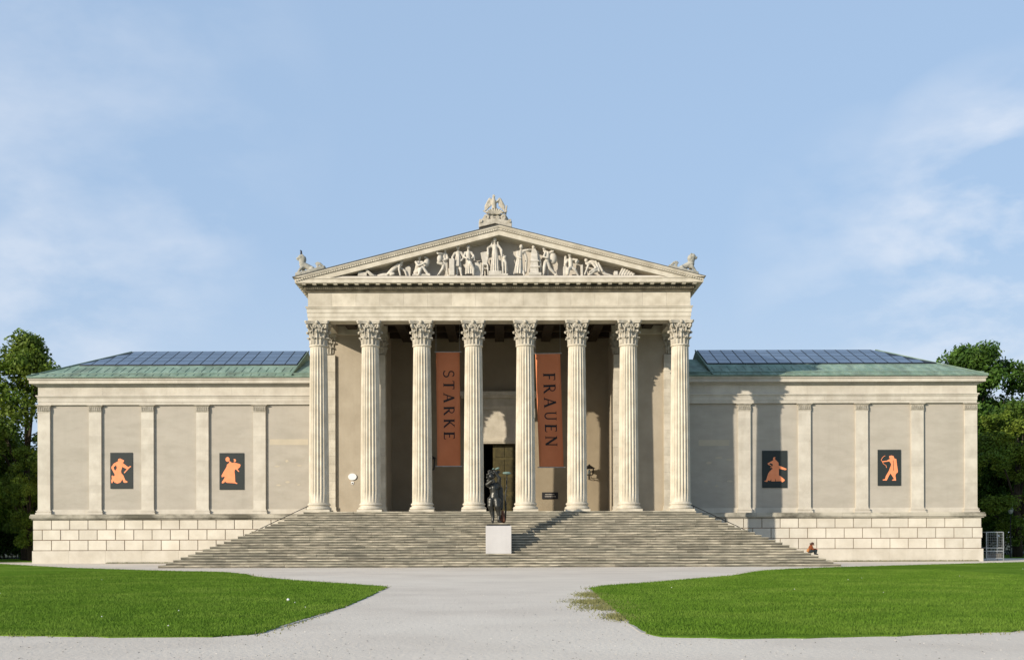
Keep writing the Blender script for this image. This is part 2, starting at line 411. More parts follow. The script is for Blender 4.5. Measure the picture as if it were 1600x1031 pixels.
cb = MB(); m_, m = None, cb                      # sooty bed mouldings, with the cornice's shade put into their colour
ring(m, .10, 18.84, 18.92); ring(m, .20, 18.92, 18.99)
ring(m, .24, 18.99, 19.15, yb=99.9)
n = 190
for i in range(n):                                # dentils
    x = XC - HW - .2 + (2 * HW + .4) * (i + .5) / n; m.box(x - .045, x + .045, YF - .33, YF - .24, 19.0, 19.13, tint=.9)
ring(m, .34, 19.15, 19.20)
m.build('bed_moulding', M['soot_shade'], museum); m = MB()
for i in range(38):                               # modillions under the corona
    x = XC + (i - 18.5) * .725; m.box(x - .13, x + .13, YF - .66, YF - .34, 19.24, 19.335)
for s in (-1, 1):
    for i in range(10):
        y = YF + .1 + i * .725; a, b = sorted((XC + s * (HW + .34), XC + s * (HW + .66))); m.box(a, b, y - .15, y + .15, 19.22, 19.335)
ring(m, .76, 19.335, 19.60)
ring(m, .80, 19.60, 19.66)
m.build('cornice', M['stone'], museum)

# ---- pediment ----
AP = 23.22; SL = .2515; HWT = HW + .84
def rake(mb, o1, o0, yf, yb, hw=HWT, zc=19.663, tint=1.0):
    for s in (-1, 1):
        T = lambda x, o: AP - SL * x + o
        zt, zb = T(hw, o1), T(hw, o0)
        if zb >= zc: p = [(0, T(0, o1)), (hw, zt), (hw, zb), (0, T(0, o0))]
        else:
            xb = (AP + o0 - zc) / SL
            p = [(0, T(0, o1)), (hw, zt), (hw, zc), (xb, zc), (0, T(0, o0))] if zt > zc else [(0, T(0, o1)), ((AP + o1 - zc) / SL, zc), (xb, zc), (0, T(0, o0))]
        n = 9
        poly = [(XC + s * x, z) for x, z in p]
        if s < 0: poly = poly[::-1]
        mb.prism(poly[::-1], 'y', yf, yb, tint)
m = MB()
rake(m, .0, -.10, YF - .92, 99.0); rake(m, -.10, -.17, YF - .88, 99.0, tint=.93); rake(m, -.17, -.30, YF - .83, 99.0, hw=HWT - .05, tint=.96)
rake(m, -.30, -.34, YF - .74, 98.9, hw=HWT - .1, tint=.8); rake(m, -.34, -.64, YF - .78, 98.9, hw=HWT - .06)
rake(m, -.64, -.69, YF + .35, 98.8, hw=HWT - .3)
# carved egg pattern along the raking cyma
for s in (-1, 1):
    for i in range(88):
        x = .2 + i * .158; z = AP - SL * x - .235
        m.box(XC + s * x - .05, XC + s * x + .05, YF - .87, YF - .83, z - .035, z + .045, tint=1.06)
m.build('raking_cornice', M['stone'], museum)
m = MB()
m.prism([(XC - 12.2, 19.663), (XC + 12.2, 19.663), (XC, AP - .62)], 'y', 75.85, 98)
m.box(XC - 12.6, XC + 12.6, 74.62, 75.85, 19.663, 19.80)
m.build('tympanum', M['tymp'], museum)
m = MB(); rake(m, .05, .004, YF - .96, 99.1, hw=HWT + .06); m.build('portico_roof', M['lead'], museum)

# ---- walls inside the portico ----
m = MB(); st = MB()
for s in (-1, 1):
    a, b = sorted((XC + s * 8.5, XC + s * 13.05)); m.box(a, b, 80.4, 96, FL, 17.7)
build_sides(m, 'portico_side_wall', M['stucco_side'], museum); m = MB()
# recess wall with door opening
DW = 1.42; DT = 9.23
m.box(XC - 8.498, XC - DW, 85.35, 86.35, FL, 17.7); m.box(XC + DW, XC + 8.498, 85.35, 86.35, FL, 17.7); m.box(XC - DW, XC + DW, 85.35, 86.35, DT, 17.7)
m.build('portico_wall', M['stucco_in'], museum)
for s in (-1, 1):                                 # antae with capitals and bases
    for (u, v, y) in ((12.12, 13.12, 80.2), (8.42, 9.32, 80.2)):
        p = MB(); a, b = sorted((XC + s * u, XC + s * v))
        for k in range(18):
            z0 = FL + .5 + k * .62; z1 = min(z0 + .612, 15.42); p.box(a, b, y, 81.0, z0, z1, tint=random.uniform(.9, 1.05))
        p.box(a - .1, b + .1, y - .1, 81.0, FL, FL + .22); p.box(a - .05, b + .05, y - .05, 81.0, FL + .22, FL + .5)
        o = p.build('anta', M['stone'], museum)
        c = obj_of('capital', me_cap, ((a + b) / 2, y + .42, 15.42), o, (.74, .62, .82))
# inner architrave along the cella walls
m = MB()
for s in (-1, 1):
    a, b = sorted((XC + s * 8.3, XC + s * 13.1)); m.box(a, b, 80.15, 80.9, 16.84, 17.69)
build_sides(m, 'inner_architrave', M['stone'], museum)
# door surround
m = MB()
for s in (-1, 1):
    a, b = sorted((XC + s * DW, XC + s * (DW + .85))); m.box(a, b, 85.15, 85.34, FL, DT + .45)
    a, b = sorted((XC + s * (DW + .12), XC + s * (DW + .7))); m.box(a, b, 85.11, 85.15, FL, DT + .3)
m.box(XC - DW, XC + DW, 85.15, 85.34, DT, DT + .45); m.box(XC - DW - .05, XC + DW + .05, 85.09, 85.15, DT + .1, DT + .3)
m.box(XC - 2.3, XC + 2.3, 85.21, 85.34, DT + .45, 11.9, tint=.92)
m.box(XC - 2.6, XC + 2.6, 85.1, 85.34, 11.9, 12.15); m.box(XC - 2.6, XC + 2.6, 85.05, 85.34, 12.15, 12.75, tint=.85)
m.box(XC - 3.0, XC + 3.0, 84.8, 85.34, 12.75, 12.92); m.box(XC - 3.15, XC + 3.15, 84.65, 85.34, 12.92, 13.25)
for s in (-1, 1):
    a, b = sorted((XC + s * 2.35, XC + s * 2.75)); m.box(a, b, 84.85, 85.34, 11.2, 12.75)
m.build('door_surround', M['stone'], museum)
m = MB(); m.box(XC - DW - .4, XC + DW + .4, 89.75, 89.85, FL - .3, DT + .4); m.box(XC - DW - .4, XC + DW + .4, 86.352, 89.75, DT + .01, DT + .4); m.box(XC - DW - .4, XC - DW - .01, 86.352, 89.75, FL, DT); m.box(XC + DW + .01, XC + DW + .4, 86.352, 89.75, FL, DT); m.box(XC - DW - .4, XC + DW + .4, 86.352, 89.75, FL - .3, FL - .01); m.build('doorway_dark', M['dark'], museum).name = 'entrance_recess'
d = MB(); d.box(XC - .55, XC + DW - .03, 85.7, 85.85, FL + .01, DT - .02)
for z in (4.1, 5.5, 6.9, 8.2):
    for x in (-.4, .45): d.box(XC + x, XC + x + .75, 85.66, 85.7, z, z + 1.1, tint=.8)
do = d.build('door', M['door'], museum)
h = MB(); h.cap((XC - .4, 85.63, 4.9), .02, (XC - .4, 85.63, 5.3), .02, 8); h.build('door_handle', M['steel'], do)

# ---- wings ----
WZ = {'arch0': 12.04, 'arch1': 12.76, 'fr1': 13.42, 'c1': 14.05}
wl = (-35.3, XC - 13.05); wr = (XC + 13.05, 36.12)
m = MB()
for (a, b) in (wl, wr): m.box(a + .1 * (a < -30), b - .1 * (b > 30), YW, 97, FL - .1, WZ['arch0'])
build_sides(m, 'wing_wall', M['stucco'], museum)
m = MB()
def layer(mb, o, z0, z1, tint=1.0, seg=None):
    for (a, b, sgn) in ((*wl, -1), (*wr, 1)):
        x0 = a - (o if sgn < 0 else 0); x1 = b + (o if sgn > 0 else 0)
        if seg:
            k = int((x1 - x0) / seg)
            for i in range(k):
                u = x0 + (x1 - x0) * i / k; v = x0 + (x1 - x0) * (i + 1) / k
                mb.box(u + .003, v - .003, YW - .17 - o, YW + 1, z0, z1, tint * random.uniform(.92, 1.05))
            p, q = (x0, x0 + 1) if sgn < 0 else (x1 - 1, x1)
            mb.box(p + .004, q - .004, YW + 1, 97 + o, z0, z1, tint)
        else: mb.box(x0, x1, YW - .17 - o, 97 + o, z0, z1, tint)
layer(m, .02, WZ['arch0'], 12.25, seg=2.1); layer(m, .05, 12.25, 12.56, seg=2.6); layer(m, .09, 12.56, 12.67); layer(m, .16, 12.67, WZ['arch1'])
build_sides(m, 'wing_architrave', M['stone_w'], museum)
m = MB(); layer(m, .02, WZ['arch1'], WZ['fr1'], seg=2.4); build_sides(m, 'wing_frieze', M['stone_w'], museum)
m = MB(); layer(m, .12, WZ['fr1'], 13.50); layer(m, .26, 13.50, 13.60, .9); layer(m, .50, 13.60, 13.84, seg=3.3); layer(m, .53, 13.84, 13.88, .9); layer(m, .58, 13.88, 14.05)
build_sides(m, 'wing_cornice', M['stone_w'], museum)

PIL = [68.5, 148.7, 230.5, 316.3, 405.5, 1163.7, 1257.8, 1347.4, 1434.3, 1518]
def pil_cap():
    c = MB(); c.box(-.50, .50, -.03, .2, -.56, -.50); c.box(-.49, .49, .0, .2, -.50, -.1)
    for i in range(7):                                 # carved leaves
        x = -.42 + i * .14; c.prism([(x - .055, -.46), (x + .055, -.46), (x + .05, -.26), (x, -.16), (x - .05, -.26)], 'y', -.05, 0, .8)
    c.box(-.55, .55, -.07, .2, -.1, -.05); c.box(-.60, .60, -.12, .2, -.05, 0)
    return c
me_pcap = pil_cap().mesh('pilaster_capital', M['carved'])
for x in PIL:
    X = PX(x, YW - .2); p = MB()
    z = FL + .42
    while z < WZ['arch0'] - .58:
        z1 = min(z + .62, WZ['arch0'] - .56); p.box(X - .47, X + .47, YW - .17, YW + .1, z, z1, tint=random.uniform(.93, 1.06)); z = z1 + .0
    p.box(X - .60, X + .60, YW - .32, YW + .1, FL + .04, FL + .17); p.box(X - .54, X + .54, YW - .24, YW + .1, FL + .17, FL + .24); p.box(X - .57, X + .57, YW - .28, YW + .1, FL + .24, FL + .32); p.box(X - .50, X + .50, YW - .20, YW + .1, FL + .32, FL + .42)
    o = p.build('pilaster', M['stone_w'], museum)
    obj_of('pilaster_capital', me_pcap, (X, YW - .17, WZ['arch0'] - .002), o)
# skirting between pilasters
m = MB()
for (a, b) in (wl, wr): m.box(a + .12, b - .12, YW - .07, YW + .05, FL + .03, FL + .40)
build_sides(m, 'skirting', M['stone_w'], museum)
# sunlight reflected beside the portico, painted as lighter stucco patches
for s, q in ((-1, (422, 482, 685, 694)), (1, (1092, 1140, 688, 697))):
    x0, x1, y0, y1 = q; m = MB(); m.box(PX(x0, YW), PX(x1, YW), YW - .006, YW + .01, PZ(y1, YW), PZ(y0, YW)); m.build('reflected_light_patch', M['patch'], museum)
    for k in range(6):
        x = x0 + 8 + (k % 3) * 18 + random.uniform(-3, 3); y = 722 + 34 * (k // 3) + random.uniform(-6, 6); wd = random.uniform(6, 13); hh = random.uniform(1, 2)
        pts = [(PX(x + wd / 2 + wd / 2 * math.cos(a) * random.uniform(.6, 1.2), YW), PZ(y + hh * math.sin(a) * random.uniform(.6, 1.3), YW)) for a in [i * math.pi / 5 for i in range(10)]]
        m = MB(); m.prism(pts, 'y', YW - .006, YW + .01); m.build('reflected_light_patch', M['patch'], museum)

# ---- rusticated base of the wings ----
YB = 82.35
m = MB(); j = MB()
courses = [(3.30, 2.55), (2.55, 1.76), (1.76, .97)]
for (a, b, sgn) in ((-35.52, XC - 12.9, -1), (XC + 12.9, 36.32, 1)):
    j.box(a + .05, b - .05, YB + .055, 97.3, 0, 3.32)
    for ci, (zt, zb) in enumerate(courses):
        L_ = 1.385; x = a - (L_ / 2 if ci == 1 else 0)
        while x < b:
            x0 = max(x, a); x1 = min(x + L_, b)
            if x1 - x0 > .1:
                g = .030
                m.box(x0 + (g if x0 > a else 0), x1 - (g if x1 < b else 0), YB + random.uniform(-.006, .006), YB + .3, zb + g, zt - g, tint=random.uniform(.92, 1.05))
            x += L_
        ex = (a, a + .3) if sgn < 0 else (b - .3, b)
        for k in range(10): m.box(ex[0], ex[1], YB + .3 + k * 1.45, YB + .3 + k * 1.45 + 1.40, zb + .03, zt - .03, tint=random.uniform(.88, 1.06))
    x = a - .06
    while x < b:                                   # tall foot course, hardly any joints
        x1 = min(x + 2.77, b + .06); m.box(x + .004, x1 - .004, YB - .06, YB + .3, -.1, .95, tint=random.uniform(.88, .97)); x = x1
    ex = (a - .06, a + .3) if sgn < 0 else (b - .3, b + .06); m.box(ex[0], ex[1], YB + .3, 97.2, -.1, .95, tint=.93)
build_sides(m, 'rusticated_base', M['ashlar'], museum)
build_sides(j, 'base_joints', M['joint'], museum)
m = MB()
for (a, b, sgn) in ((-35.52, XC - 12.9, -1), (XC + 12.9, 36.32, 1)):
    for (o, z0, z1) in ((.10, 3.302, 3.40), (.20, 3.40, 3.60), (.16, 3.60, FL + .03)):
        k = 11
        for i in range(k):
            x0 = a - (o if sgn < 0 else 0); x1 = b + (o if sgn > 0 else 0); u = x0 + (x1 - x0) * i / k; v = x0 + (x1 - x0) * (i + 1) / k
            m.box(u + .003, v - .003, YB - o, 84, z0, z1, random.uniform(.78, .98))
        ex = (a - o, a + .5) if sgn < 0 else (b - .5, b + o); m.box(ex[0], ex[1], 84, 97.3, z0, z1, .9)
build_sides(m, 'base_cornice', M['ledge'], museum)

# ---- wing roofs: copper skirts and solar panels ----
RZ0 = 14.06; RY0 = 82.16; RY1 = 90.0; RZ1 = 17.26; RY2 = 98.0
def roofz(y): return RZ0 + (RZ1 - RZ0) * (y - RY0) / (RY1 - RY0)
for (xo, xr, xi, s) in ((-35.9, -30.6, -16.0, -1), (36.75, 30.9, 16.0, 1)):
    r = MB(); xp = XC + s * 13.3
    vs = [(xo, RY0, RZ0), (xi, RY0, RZ0), (xi, RY1, RZ1), (xr, RY1, RZ1), (xo, RY2, RZ0), (xi, RY2, RZ0)]
    r.add(vs, [(0, 1, 2, 3), (4, 0, 3), (3, 2, 5, 4), (1, 5, 2)])
    y9 = RY1 - .6
    r.add([(xi, RY0, RZ0 - .02), (xp, RY0, RZ0 - .02), (xp, y9, roofz(y9) - .55), (xi, y9, roofz(y9) - .55), (xp, RY2, RZ0), (xi, RY2, RZ0)], [(0, 1, 2, 3), (3, 2, 4, 5)])
    r.box(min(xo, xp), max(xo, xp), RY0 - .02, RY0 + .2, RZ0 - .05, RZ0 + .07, .8)
    # standing seams
    n = int(abs(xo - xi) / .62)
    for i in range(n + 1):
        x = xi + s * i * .62
        yt = 85.45
        hipx = lambda y: xo + (xr - xo) * (y - RY0) / (RY1 - RY0)
        while abs(x) > abs(hipx(yt)) and yt > RY0 + .3: yt -= .2
        ylim = yt
        for (ya_, yb__) in ((RY0 + .05, RY0 + .75), (RY0 + 1.35, RY0 + 2.7)):
          xo_ = x + (.31 * s if ya_ > RY0 + 1 else 0); yt = min(yb__, ylim)
          if yt < ya_ + .2 or abs(xo_) > abs(hipx(yt)) - .2: continue
          r.add([(xo_ - .018, ya_, roofz(ya_)), (xo_ + .018, ya_, roofz(ya_)), (xo_ + .018, yt, roofz(yt)), (xo_ - .018, yt, roofz(yt)),
               (xo_ - .018, ya_, roofz(ya_) + .035), (xo_ + .018, ya_, roofz(ya_) + .035), (xo_ + .018, yt, roofz(yt) + .035), (xo_ - .018, yt, roofz(yt) + .035)],
              [(4, 5, 6, 7), (0, 1, 5, 4), (1, 2, 6, 5), (2, 3, 7, 6), (3, 0, 4, 7)], 1.0)
    for (p, q) in (((xo, RY0, RZ0 + .05), (xr, RY1, RZ1 + .03)), ((xi, RY0 + .3, RZ0 + .1), (xi, RY1, RZ1 + .03))): r.tube([p, q], .07, 6, tint=.8)
    r.box(min(xo, xp), max(xo, xp), RY0 + .78, RY0 + .86, roofz(RY0 + .8) - .1, roofz(RY0 + .86) + .05, .75)
    r.build('copper_roof', M['copper'], museum)
    # solar panel strips
    k = 0; x = xi + s * .12
    while abs(x) < abs(xo) - 2.4:
        x2 = x + s * .93; p = MB(); rows = 4; ya, yb = 85.5, RY1 - .12; hl = .0
        lim = lambda xx: min(yb, RY0 + (abs(xo) - abs(xx) - .35) / (abs(xo) - abs(xr)) * (RY1 - RY0))
        t1, t2 = lim(x), lim(x2)
        if t2 > ya + .15 or t1 > ya + .5:
            t2 = max(t2, ya + .05)
            up = .10
            A = [(x, ya), (x2, ya), (x2, t2), (x, t1)]
            def P3(px, py, u): return (px, py, roofz(py) + u)
            vs = [P3(a, b, up) for a, b in A] + [P3(a, b, .02) for a, b in A]
            fs = [(0, 1, 2, 3), (4, 5, 1, 0), (5, 6, 2, 1), (6, 7, 3, 2), (7, 4, 0, 3)]
            if s < 0: fs = [f[::-1] for f in fs]
            p.add(vs, fs, 1, 1)
            for rr in range(rows):
                y0 = ya + (yb - ya) * rr / rows + .035; y1 = ya + (yb - ya) * (rr + 1) / rows - .035
                cx0, cx1 = x + s * .035, x2 - s * .035
                a1, a2 = min(y1, lim(cx0) - .04), min(y1, lim(cx1) - .04)
                if a2 > y0 + .05:
                    q = [P3(cx0, y0, up + .004), P3(cx1, y0, up + .004), P3(cx1, a2, up + .004), P3(cx0, a1, up + .004)]
                    p.add(q, [(0, 1, 2, 3) if s > 0 else (3, 2, 1, 0)], random.uniform(.85, 1.2), 0)
            p.build('solar_panel', [M['solar'], M['solar_frame']], museum)
        x = x2 + s * .02; k += 1

# ================================================================== staircase
NS = 22; RI = FL / NS; TF = 7.05 / (NS - 1); TS = 7.81 / (NS - 1)
stair = empty('staircase', (XC, 72, 0), 'broad weathered grey stone flight of steps wrapping the portico foot', 'stairs')
def wall_tint():
    return random.choice((random.uniform(.75, .95), random.uniform(.85, 1.15), random.uniform(1.0, 1.25)))
for k in range(NS):
    z1 = RI * (k + 1); z0 = RI * k if k else -.1; kk = NS - 1 - k
    hx = 13.55 + TS * kk; yf = 75.05 - TF * kk
    if k == NS - 1: z1 = FL
    s = MB(); x = -hx; lens = []
    inner = yf + TF + .12 if k < NS - 1 else 76.0
    while x < hx - .05:
        ln = random.uniform(1.1, 2.6); x1 = x + ln
        if hx - x1 < .8: x1 = hx
        jy = random.uniform(-.012, .012); jz = random.uniform(-.008, .004) if k < NS - 1 else 0; tn = wall_tint() * (1.1 if k == NS - 1 else 1)
        x0_, x1_ = XC + x + .004, XC + x1 - .004
        s.box(x0_, x1_, yf + jy + .045, inner, z0 - .01, z1 + jz - .06, tn * .58)  # riser colour darkened to stand for the shadow under the nosing
        s.box(x0_, x1_, yf + jy, inner, z1 + jz - .06, z1 + jz, tn * 1.25)  # nosing colour brightened to look sunlit
        x = x1
    for sg in (-1, 1):
        y = inner + .004
        while y < YB - .3:
            y1 = min(y + random.uniform(1.2, 2.4), YB - .265); a, b = sorted((XC + sg * hx, XC + sg * (hx - TS - .3))); s.box(a, b, y, y1 - .005, z0 + .004, z1 - .002, wall_tint()); y = y1
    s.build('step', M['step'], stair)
s = MB()                                            # rubble core closes the inside
for k in range(NS): hx = 13.3 + TS * (NS - 1 - k) - .25; yf = 75.2 - TF * (NS - 1 - k); s.box(XC - hx, XC + hx, yf + .12, 82.0, -.1 if k == 0 else RI * k, RI * (k + 1) - .06)
s.build('step_core', M['joint'], stair)

# handrails
for sg, lab in ((-1, 'thin dark iron handrail on the left side of the stairs beside the wing'), (1, 'thin dark iron handrail on the right side of the stairs beside the wing')):
    y = 80.0; x0, z0, x1, z1 = 14.15, 4.20, 20.9, 1.05
    t = empty('handrail', (XC + sg * 14.15, y, 3.2), lab, 'handrail', 'iron handrails beside the stairs')
    q = MB(); q.tube([(XC + sg * (x0 - .5), y, z0 + .02), (XC + sg * x0, y, z0), (XC + sg * x1, y, z1)], .028, 8); q.build('rail', M['iron'], t)
    for i in range(5):
        u = (i + .05) / 4.2; x = x0 + (x1 - x0) * u; z = z0 + (z1 - z0) * u; q = MB()
        q.tube([(XC + sg * x, y, z), (XC + sg * x, y, z - 1.05)], .02, 6); q.build('rail_post', M['iron'], t)

# ================================================================== pedestal and bronze figure
PD = 69.5; PS = F / PD
pz0 = RI * 5; pz1 = PZ(821, PD)
px0, px1 = PX(759, PD), PX(799, PD); pc = (px0 + px1) / 2
m = MB(); m.box(px0, px1, PD, PD + 1.6, pz0, pz1)
ped = m.build('pedestal', M['white_paint'], origin=(pc, PD + .8, pz0)); bv = ped.modifiers.new('b', 'BEVEL'); bv.width = .012; bv.segments = 2
tag(ped, 'plain white square pedestal on the lower steps in front of the entrance', 'pedestal')
YS = PD + .75
st = empty('bronze_statue', (pc, YS, pz1), 'dark bronze nude figure standing on the white pedestal with arms raised to its bushy head', 'statue')
def Q(x, y, dy=0):                                  # crop coordinates (origin 740,720, 6.45 per photo pixel) to a point at the statue
    X = 740 + x / 6.45; Y = 720 + y / 6.45; return (PX(X, YS), YS + dy, PZ(Y, YS))
u = 1 / (6.45 * F / YS)                             # one crop unit in metres
m = MB(); m.box(PX(761, YS), PX(797, YS), PD + .15, PD + 1.35, pz1, pz1 + .1)
m.build('statue_plate', M['bronze'], st)
b = MB()
def lim(*pts):
    for i in range(len(pts) - 1):
        (x0, y0, d0, r0), (x1, y1, d1, r1) = pts[i], pts[i + 1]; b.cap(Q(x0, y0, d0), r0 * u * 1.04, Q(x1, y1, d1), r1 * u * 1.04)
lim((192, 610, -.1, 13), (196, 560, -.06, 17), (186, 505, -.02, 26), (172, 450, -.12, 31), (180, 395, -.05, 42))      # left leg, weight bearing
lim((252, 600, -.2, 13), (258, 555, -.12, 16), (250, 505, -.12, 25), (240, 455, -.22, 30), (238, 400, -.1, 41))   # right leg
lim((192, 612, -.1, 14), (196, 616, -.42, 11)); lim((254, 606, -.2, 14), (268, 612, -.5, 11))
for i in range(4): b.cap(Q(189 + i * 5, 618, -.42), 3.5 * u, Q(188 + i * 6, 619, -.5 + i * .015), 3 * u); b.cap(Q(262 + i * 5, 614, -.5), 3.5 * u, Q(263 + i * 6, 615, -.58 + i * .015), 3 * u)
lim((180, 395, 0, 42), (208, 372, 0, 40), (238, 400, 0, 42)); lim((208, 372, 0, 46), (212, 320, 0, 40), (208, 275, .02, 46))
b.ell(Q(182, 275, -.16), 26 * u, 14 * u, 20 * u); b.ell(Q(226, 275, -.16), 26 * u, 14 * u, 20 * u); b.ell(Q(210, 335, -.13), 22 * u, 14 * u, 26 * u)
lim((165, 245, 0, 28), (208, 245, 0, 34), (252, 250, 0, 28)); lim((208, 240, 0, 25), (196, 200, -.03, 20))
b.ell(Q(178, 160, -.12), 30 * u, 32 * u, 40 * u)                                                     # head, turned to its right
b.cap(Q(160, 168, -.35), 6 * u, Q(150, 175, -.42), 5 * u)
lim((165, 245, 0, 26), (140, 238, -.3, 20)); lim((140, 238, -.3, 19), (185, 205, -.45, 15))                  # arm folded over the chest
lim((252, 250, 0, 25), (262, 178, -.15, 19)); lim((262, 178, -.15, 18), (212, 108, -.2, 13))               # arm raised over the head
for i in range(5):
    a = -.5 + i * .28
    p0 = (200 + i * 4, 104 - i * 2); p1 = (p0[0] - 16 * math.cos(a) * .6, p0[1] - 14 * math.cos(a)); p2 = (p1[0] - 10, p1[1] + 2)
    k = 1.0 if i < 4 else .7
    b.cap(Q(*p0, -.22), 4.6 * u, Q(*p1, -.27), 4 * u); b.cap(Q(*p1, -.27), 4 * u, Q(p1[0] - 9 * k, p1[1] + 6, -.3), 3.2 * u)
    r0 = (186 + i * 3, 196 + i * 6); b.cap(Q(*r0, -.47), 4.6 * u, Q(r0[0] + 14 * k, r0[1] - 6, -.5), 4 * u); b.cap(Q(r0[0] + 14 * k, r0[1] - 6, -.5), 4 * u, Q(r0[0] + 22 * k, r0[1] + 1, -.49), 3.2 * u)
body(b, 'figure', M['bronze'], .02, (pc, YS, pz1), st, 2)
hb = MB(); rn = random.Random(3)
for i in range(60):
    a = rn.uniform(0, 6.28); q = rn.uniform(.3, 1); hb.ell(Q(172 + 40 * q * math.cos(a), 148 + 54 * q * math.sin(a), rn.uniform(-.22, .38)), rn.uniform(9, 16) * u, 14 * u, rn.uniform(9, 16) * u)
hb.cap(Q(150, 200, .1), 20 * u, Q(250, 110, .1), 18 * u)
body(hb, 'hair', M['bronze'], .03, (pc, YS, pz1), st, 1)
c = MB(); c.cap(Q(262, 250, .3), 24 * u, Q(285, 360, .32), 22 * u); c.cap(Q(285, 360, .32), 22 * u, Q(278, 480, .3), 18 * u)
for i in range(5): c.cap(Q(252 + i * 10, 270, .2), 6 * u, Q(262 + i * 8, 480, .18), 6 * u)
body(c, 'cloak', M['bronze'], .03, (pc, YS, pz1), st, 2)
c = MB(); c.cap(Q(304, 604, .1), 22 * u, Q(292, 510, .1), 16 * u); c.cap(Q(280, 604, .1), 18 * u, Q(288, 540, .1), 12 * u); body(c, 'tree_stump', M['rust'], .03, (pc, YS, pz1), st, 2)
c = MB(); c.tube([Q(318, 600, .2), Q(326, 480, .22), Q(322, 360, .2), Q(334, 240, .18), Q(338, 130, .15)], [.07, .06, .05, .045, .035], 7)
for (x, y) in ((322, 360), (326, 440), (331, 280)): c.tube([Q(x, y, .2), Q(x + 22, y - 22, .12)], [.025, .015], 6)
c.build('branch', M['bronze'], st, smooth=True)
for (x, y, dd, a_, th, b_, ro) in ((338, 122, .1, 44, .24, 15, .05), (240, 78, -.1, 26, .16, 12, -.35), (202, 84, -.1, 15, .1, 9, .3)):
    c = MB(); c.ell(Q(x, y, dd), a_ * u, th, b_ * u, ro); c.cap(Q(x - a_ * .5, y + 2, dd), 5 * u, Q(x + a_ * .4, y - 12, dd - .1), 3 * u); body(c, 'laurel_leaf', M['verdigris'], .02, (pc, YS, pz1), st, 1)

# ================================================================== banners
def stroke_letter(ch):
    """strokes on a 1-high cell: list of (polyline, widths); serif capitals with thick and thin strokes"""
    T, t = .16, .085
    def arc(cx, cy, rx, ry, a0, a1, n=14): return [(cx + rx * math.cos(R(a0 + (a1 - a0) * i / n)), cy + ry * math.sin(R(a0 + (a1 - a0) * i / n))) for i in range(n + 1)]
    S = []
    def seg(a, b, w): S.append(([a, b], w))
    def serif(x, y, w=.15): S.append(([(x - w, y), (x + w, y)], .05))
    if ch == 'S':
        S.append((arc(.27, .74, .21, .235, 35, 270, 18)[:-1] + arc(.27, .265, .235, .24, 90, -145, 18), .10)); seg((.44, .95), (.455, .78), .04); seg((.035, .22), (.035, .04), .04); wd = .54
    elif ch == 'T': seg((.32, 0), (.32, .97), T); seg((0, .965), (.64, .965), t); serif(.32, .025); seg((.02, .97), (.005, .82), .045); seg((.62, .97), (.635, .82), .045); wd = .66
    elif ch == 'A': seg((.08, 0), (.38, .98), t); seg((.36, 1.0), (.68, 0), T); seg((.18, .34), (.56, .34), t * .9); serif(.08, .025, .11); serif(.68, .025, .12); wd = .78
    elif ch == 'R': seg((.12, 0), (.12, 1), T); S.append(([(.12, .965)] + arc(.30, .74, .21, .225, 90, -90, 14) + [(.12, .515)], .08)); seg((.30, .52), (.62, .02), T * .9); serif(.12, .025, .12); seg((.0, .975), (.14, .975), .05); serif(.64, .025, .08); wd = .72
    elif ch == 'K': seg((.12, 0), (.12, 1), T); seg((.15, .46), (.52, .95), t); seg((.24, .58), (.62, .03), T * .9); serif(.12, .025, .12); serif(.12, .975, .12); serif(.53, .975, .1); serif(.63, .025, .09); wd = .74
    elif ch == 'E': seg((.12, 0), (.12, 1), T); seg((.0, .965), (.50, .965), t); seg((.12, .52), (.44, .52), t); seg((.0, .035), (.54, .035), t); seg((.5, .97), (.51, .83), .045); seg((.54, .04), (.56, .19), .045); wd = .58
    elif ch == 'F': seg((.12, 0), (.12, 1), T); seg((.0, .965), (.50, .965), t); seg((.12, .52), (.44, .52), t); serif(.12, .025, .12); seg((.5, .97), (.51, .83), .045); wd = .54
    elif ch == 'U': S.append(([(.12, .97), (.12, .4)] + arc(.34, .30, .22, .27, 180, 360, 16) + [(.56, .97)], .095)); serif(.12, .975, .12); serif(.56, .975, .11); wd = .70
    elif ch == 'N': seg((.12, 0), (.12, 1), t); seg((.10, .98), (.66, .02), T); seg((.66, 0), (.66, 1), t); serif(.12, .025, .11); serif(.66, .975, .11); seg((.0, .975), (.14, .975), .05); wd = .78
    return S, wd
